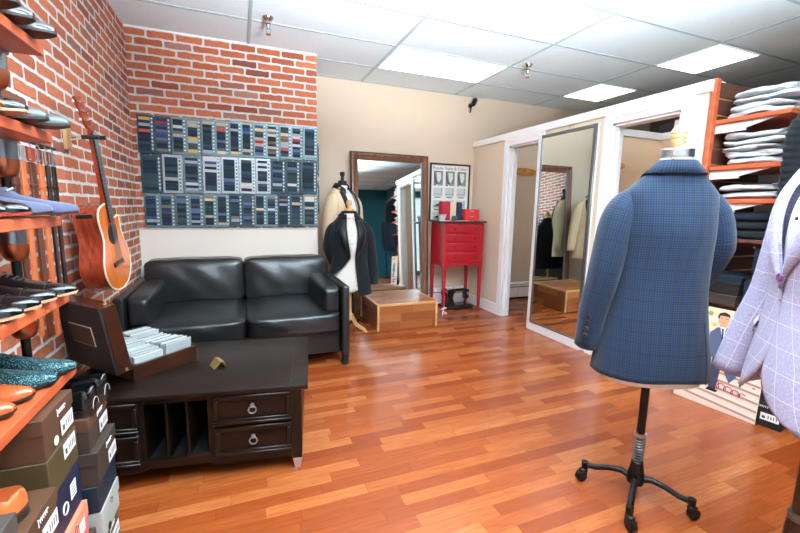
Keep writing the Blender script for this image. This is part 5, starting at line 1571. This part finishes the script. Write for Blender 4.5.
# ------------------------------------------------------------------ shirt shelving on the slat wall
t = thing('shirt_shelf', 'slat-wall shelving with orange wooden shelves full of wrapped white shirts', 'shelf', (0, 0, 0))
PX0, PX1, PY = XP + .002, 4.1, 1.815
b = MB(); b.box(PX0, PX0 + .045, PY - .03, PY, 0, 2.145, .003); b.build('end_post', 'orange_shelf_wood', t)
n_ = 20; z0 = .02; sp = (2.14 - z0) / n_
for k in range(n_):
    b = MB(); b.box(PX0 + .0455, PX1, PY - .018, PY, z0 + k * sp, z0 + (k + 1) * sp - .012, .002); b.build('slat', 'dark_slat_wood', t)
b = MB(); b.box(PX0 + .0455, PX1, PY - .009, PY - .001, z0, 2.13); b.build('groove', 'oak_trim', t)
SHZ = [1.882, 1.586, 1.372]
YF = 1.385
for k, z in enumerate(SHZ):
    b = MB(); b.box(PX0 + .03, 4.0, YF, PY - .032, z - .028, z, .003); b.build('shelf', 'orange_shelf_wood', t)
    for x in (PX0 + .05, 3.5):
        b = MB(); b.box(x, x + .014, PY - .20, PY - .0185, z - .085, z - .0285, .002); b.prism([(PY - .20, z - .0285), (PY - .36, z - .0285), (PY - .20, z - .07)], x + .002, x + .010, 'yz'); b.build('bracket', 'ivory_plastic', t)
MB().box(PX0 + .03, 4.0, YF + .02, PY - .032, 1.10, 1.12, .002).build('shelf', 'dark_slat_wood', t)
MB().box(PX0 + .10, 4.0, YF + .02, PY - .032, .66, .68, .002).build('shelf', 'orange_shelf_wood', t)
MB().box(4.005, 4.035, YF, PY - .032, 0, 2.0, .002).build('end_panel', 'dark_slat_wood', t)
rs_ = random.Random(4)
def shirt(x0, y1, z0, w_, d_, h_, label, group, rz=0., top=False):
    t = thing('folded_shirt', label, 'shirt', (x0 + w_ / 2, y1 - d_ / 2, z0), rz, group)
    b = MB(); b.cushion(-w_ / 2, w_ / 2, -d_ / 2, d_ / 2, 0, h_, (.3, .3, .1), 5., 14, .0)
    ph_ = rs_.uniform(0, 6)
    for v in b.v:
        v.x += .010 * math.sin(v.y * 23 + ph_) + .006 * math.sin(v.z * 160 + ph_ * 2); v.y += .010 * math.sin(v.x * 19 + ph_ * 3) + .005 * math.sin(v.z * 190 + ph_)
        nv = mnoise.noise_vector(Vector((v.x * 11 + ph_ * 9, v.y * 11, v.z * 30)))
        v.x += .020 * nv.x; v.y += .020 * nv.y; v.z = max(.0005, min(h_ + .002, v.z + .014 * nv.z))
    b.build('wrapped_shirt', 'wrapped_shirt', t, 60)
    if top:
        b = MB(); b.tube([(-w_ * .16, -d_ / 2 + .045, h_ * .90 + .004), (-w_ * .05, -d_ / 2 + .03, h_ * .9 + .012), (w_ * .05, -d_ / 2 + .03, h_ * .9 + .012), (w_ * .16, -d_ / 2 + .045, h_ * .90 + .004)], .006, 6); b.build('shirt_collar', 'shirt_white', t)
    return t
ords = ['bottom', 'second', 'third', 'fourth', 'fifth', 'sixth']
lev = ['top shelf', 'middle shelf', 'lower shelf']
for k, (z, nst) in enumerate(((SHZ[0], (4, 4, 3)), (SHZ[1], (5, 4, 4)), (SHZ[2], (2, 2, 2)))):
    for c, cnt in enumerate(nst):
        zz = z + .0045
        for q in range(cnt):
            h_ = rs_.uniform(.032, .042) if k != 1 else rs_.uniform(.032, .0395)
            shirt(PX0 + .055 + c * .358 + rs_.uniform(0, .026), PY - .062 - rs_.uniform(0, .012), zz, .298 + rs_.uniform(-.03, .0), .335 + rs_.uniform(-.03, .012), h_, 'wrapped white shirt on the %s, %s pile, %s from below' % (lev[k], ('left', 'middle', 'right')[c], ('lowest', 'second', 'third', 'fourth', 'fifth')[q]), 'wrapped white shirts', R(rs_.uniform(-3.5, 3.5)), q == cnt - 1)
            zz += h_ + .0042
# dark folded trousers on the shelf below and navy garments hung from clips
zz = 1.1245
for q in range(3):
    t = thing('folded_trousers', 'dark folded trousers on the shelf under the wrapped shirts, %s in the pile' % ('lowest', 'middle', 'topmost')[q], 'trousers', (3.2, 1.60, zz), 0, 'dark folded trousers')
    b = MB(); b.cushion(-.24, .24, -.16, .16, 0, .05, (0, 0, 0), 5, 8, 0); b.build('folded_cloth', ('black_box', 'dark_fold', 'navy_fold')[q] if q else 'dark_fold', t, 60)
    zz += .0555
for q in range(2):
    z = (1.08, .885)[q]
    t = thing('hanging_trousers', 'dark navy trousers folded over a chrome hanger under the shirt shelf, %s one' % ('upper', 'lower')[q], 'trousers', (3.05 + .0, 1.47 + .03 * q, z), 0, 'navy trousers on chrome hangers')
    b = MB(); b.cushion(-.10, .28, -.008, .008, -.19, -.012, (.1, .1, .1), 8, 8, .001); b.build('folded_cloth', 'navy_fold', t, 60)
    b = MB(); b.tube([(-.12, 0, -.004), (.16, 0, -.004), (.20, -.01, .006)], .006, 6); b.tube([(.05, 0, -.002), (.05, 0, .004)], .003, 6); b.build('hanger', 'chrome', t)
for q, (z, h_, m_, lab) in enumerate(((.681, .07, 'taupe_box', 'taupe box at the bottom of the pile on the low shelf behind the jackets'), (.7515, .085, 'black_box', 'black box between taupe and green boxes on the low shelf'), (.837, .04, 'dark_teal_box', 'flat dark green box topping the pile on the low shelf'))):
    carton('box', lab, 'box', 2.93 + .02 * q, 3.22 + .01 * q, 1.53, 1.76, z, h_, m_, None, .02)
# dark ribbed garment hung at the front of the shelving
t = thing('hanging_garment', 'dark ribbed knit top hanging in front of the shirt shelves at the right edge', 'top', (2.97, 1.322, 0))
b = MB(); rows = []
for i in range(40):
    zz = 1.36 + .50 * i / 39
    rb = .006 * math.sin(i * 2.1)
    hw = float(np.interp(zz, [1.36, 1.55, 1.70, 1.78, 1.83, 1.86], [.17, .18, .18, .15, .08, .05])) + rb; hd = float(np.interp(zz, [1.36, 1.78, 1.86], [.048, .048, .03])) + rb
    rows.append([(hw * math.cos(2 * PI * k / 30), hd * math.sin(2 * PI * k / 30), zz) for k in range(30)])
b.rings(rows, True, True, True); b.build('knit_body', 'dark_fold', t, 60)
b = MB(); b.tube([(0, 0, 1.86), (0, 0, 1.89), (0, .02, 1.905), (0, .06, 1.905), (0, .075, 1.892)], .006, 6); b.build('hanger_hook', 'chrome', t)
b = MB(); b.cyl((0, .20, 1.975), (0, .20, 1.9), .004, .004, 6) if False else None

# ------------------------------------------------------------------ cardboard poster with a man in a suit
t = thing('standing_poster', 'cardboard advertising poster of a man in a grey suit on steps', 'poster', (2.855, 1.545, 0), R(-90 + 6.5))
t.rotation_euler = (R(-4), 0, R(-90 + 6.5))
pw, ph = .235, .665
b = MB(); b.box(-pw, pw, 0, .006, .002, ph, .001); b.build('board', 'cream_card', t)
p = MB(); p.smooth = False
def P_(y, pts, c): p.color = c; p.add([(x, -.0003 - y * .00025, z) for x, z in pts], [tuple(range(len(pts)))])
def P4(y, x0, x1, z0, z1, c): P_(y, [(x0, z0), (x1, z0), (x1, z1), (x0, z1)], c)
e_ = .002
P4(1, -pw + e_, pw - e_, .003, ph - e_, rgb(238, 214, 196))
rp = random.Random(5)
P4(2, -pw + e_, pw - e_, .34, ph - e_, rgb(226, 206, 170))
for q in range(90):       # foliage
    x = rp.uniform(-pw + .03, pw - .03); z = rp.uniform(.36, ph - .03) if q < 60 else rp.uniform(.20, .40)
    if q >= 60: x = rp.uniform(.12, pw - .03)
    r = rp.uniform(.008, .024); k = 7
    P_(3 + q * .02, [(x + r * math.cos(2 * PI * a / k) * rp.uniform(.7, 1.1), z + r * math.sin(2 * PI * a / k)) for a in range(k)], rp.choice([rgb(214, 176, 110), rgb(238, 220, 180), rgb(164, 140, 74), rgb(246, 236, 214), rgb(120, 116, 66)] if q < 60 else [rgb(92, 98, 56), rgb(128, 122, 66), rgb(60, 66, 44), rgb(168, 142, 80)]))
for q in range(5):        # steps
    z = .02 + q * .052
    P_(6, [(-pw + e_, z + .035), (pw - e_, z), (pw - e_, z + .014), (-pw + e_, z + .05)], rgb(184, 140, 122)); P_(6.2, [(-pw + e_, z + .05), (pw - e_, z + .014), (pw - e_, z + .034), (-pw + e_, z + .068)], rgb(248, 228, 214))
SHX = .052
_P0 = P_
def P_(y, pts, c): _P0(y, [(x + SHX, z) for x, z in pts], c)
suit, dk, skin = rgb(86, 96, 126), rgb(58, 66, 92), rgb(214, 160, 128)
P_(8, [(-.085, .13), (-.045, .13), (-.03, .36), (-.09, .36)], dk); P_(8.1, [(-.055, .36), (.0, .36), (.055, .25), (.02, .20), (-.035, .30)], suit)
P_(8.2, [(-.10, .115), (-.04, .115), (-.03, .13), (-.085, .14)], rgb(38, 30, 30))
P_(8.6, [(-.125, .34), (-.125, .50), (-.09, .54), (-.055, .55), (-.02, .545), (.03, .52), (.05, .46), (.02, .38), (.0, .335)], suit)
P_(8.8, [(.02, .51), (.055, .47), (.05, .38), (.02, .36), (.015, .40)], dk)
P_(9, [(-.075, .55), (-.04, .552), (-.05, .46)], rgb(240, 240, 244)); P_(9.2, [(-.064, .54), (-.054, .54), (-.048, .47), (-.056, .46)], rgb(36, 42, 66))
P_(9, [(-.08, .548), (-.04, .55), (-.035, .572), (-.078, .572)], skin)
P_(9.4, [(-.092, .59), (-.085, .568), (-.062, .556), (-.042, .566), (-.032, .59), (-.034, .622), (-.088, .622)], skin)
P_(9.6, [(-.096, .60), (-.090, .636), (-.062, .648), (-.034, .638), (-.028, .615), (-.04, .622), (-.082, .622), (-.088, .60)], rgb(52, 38, 32))
P_(9.8, [(-.08, .603), (-.068, .603), (-.068, .606), (-.08, .606)], rgb(50, 36, 32)); P_(9.8, [(-.054, .603), (-.042, .603), (-.042, .606), (-.054, .606)], rgb(50, 36, 32)); P_(9.8, [(-.07, .576), (-.052, .576), (-.052, .579), (-.07, .579)], rgb(160, 92, 84))
p.color = rgb(176, 40, 60)
for n_, (x, z, s) in enumerate(((-.13, .225, .05), (.07, .175, .055))):
    pts = []
    for k in range(40):
        u = k / 39; pts.append((x - .07 + .16 * u + .014 * math.sin(u * 26), -.004, z - .03 * u + s * .55 * math.cos(u * 26) * (1 if u < .2 else .6)))
    p.tube(pts, .0022, 4)
p.color = rgb(250, 248, 244)
for x in (-.20, -.17, -.145): P4(10, x, x + .008, .16, .26, rgb(250, 248, 244))
p.build('printing', 'print_palette', t)
b = MB(); b.prism([(.0065, .35), (.0065, .002), (.06, .002)], -.03, -.026, 'yz'); b.build('strut', 'brown_box', t)
shoe_box('black shoe box with white label on the floor right of the standing poster', 2.93, -.105, .105, 0, .155, 'black_box', None, .055, L=.30, marks='SL', group='shoe boxes under the shirt shelving')
bx = [o for o in bpy.data.objects if o.parent is None and o.get('label', '').startswith('black shoe box with white label')][0]
bx.location = (2.908, 1.305, .0006); bx.rotation_euler = (0, 0, R(190))

# ------------------------------------------------------------------ clothes rail with dark suits along the right wall (seen in the leaning mirror)
t = thing('clothes_rail', 'long dark clothes rail by the teal wall, seen only in the leaning mirror', 'clothes rail', (4.05, 0, 0))
b = MB(); b.tube([(0, -2.2, 1.78), (0, .95, 1.78)], .014, 8); b.build('rail', 'black_metal', t)
for y in (-2.2, .95):
    b = MB(); b.tube([(0, y, 0), (0, y, 1.78)], .016, 8); b.box(-.14, .14, y - .02, y + .02, 0, .03); b.build('upright', 'black_metal', t)
def hung(y, mat, label, ln):
    t = thing('hanging_suit', label, 'suit', (4.05, y, .16), R(random.uniform(-8, 8)), 'dark suits on the clothes rail')
    b = MB(); rows = []
    for zz, hx, hy in ((1.50 - ln, .17, .045), (1.1, .175, .05), (1.35, .185, .055), (1.46, .17, .045), (1.52, .07, .04), (1.55, .03, .025)):
        rows.append([(hx * math.cos(2 * PI * k / 16), hy * math.sin(2 * PI * k / 16) , zz) for k in range(16)])
    b.rings(rows, True, True, True); b.X = Matrix.Translation((0, 0, 0)); b.tube([(0, 0, 1.55), (.02, 0, 1.59), (.026, 0, 1.625), (0, 0, 1.646), (-.022, 0, 1.63)], .004, 5); b.build('garment', mat, t, 60)
for q in range(22):
    hung(-2.05 + q * .135, ('dark_fold', 'black_wool', 'navy_fold', 'dark_fold')[q % 4], 'dark suit on the clothes rail by the teal wall', .85 if q % 3 else .75)

# ------------------------------------------------------------------ daylight, camera, view
wd = bpy.data.worlds.new('World'); SC.world = wd; wd.use_nodes = True
bg = wd.node_tree.nodes['Background']; bg.inputs[0].default_value = (.86, .94, 1, 1); bg.inputs[1].default_value = .8
la = bpy.data.lights.new('bounce_flash', 'AREA'); la.spread = R(108); la.energy = 290; la.size = .5; la.color = (.86, .94, 1)
lo = bpy.data.objects.new('bounce_flash', la); COL.objects.link(lo); lo.location = (.8, -.30, 1.40)
lo.rotation_euler = (Vector((.95, .40, ZC)) - Vector(lo.location)).to_track_quat('-Z', 'Y').to_euler()
cam = bpy.data.cameras.new('Camera'); co = bpy.data.objects.new('Camera', cam); COL.objects.link(co); SC.camera = co
yaw, pit, rol = R(22.042), R(-8.382), R(1.143)
fwv = Vector((math.sin(yaw) * math.cos(pit), math.cos(yaw) * math.cos(pit), math.sin(pit)))
rt = Vector((math.cos(yaw), -math.sin(yaw), 0)); up = rt.cross(fwv)
r2 = rt * math.cos(rol) + up * math.sin(rol); u2 = up * math.cos(rol) - rt * math.sin(rol)
mw_ = Matrix((r2, u2, -fwv)).transposed().to_4x4(); mw_.translation = Vector((0, 0, 1.28))
co.matrix_world = mw_
cam.sensor_width = 36; cam.lens = 36 * 401.15 / 800; cam.shift_x = -(401.97 - 400) / 800; cam.shift_y = (266.09 - 266.5) / 800
cam.clip_start = .02
SC.view_settings.view_transform = 'Standard'; SC.view_settings.look = 'None'
SC.view_settings.exposure = 0.88; SC.view_settings.gamma = 1.0; SC.view_settings.use_curve_mapping = False
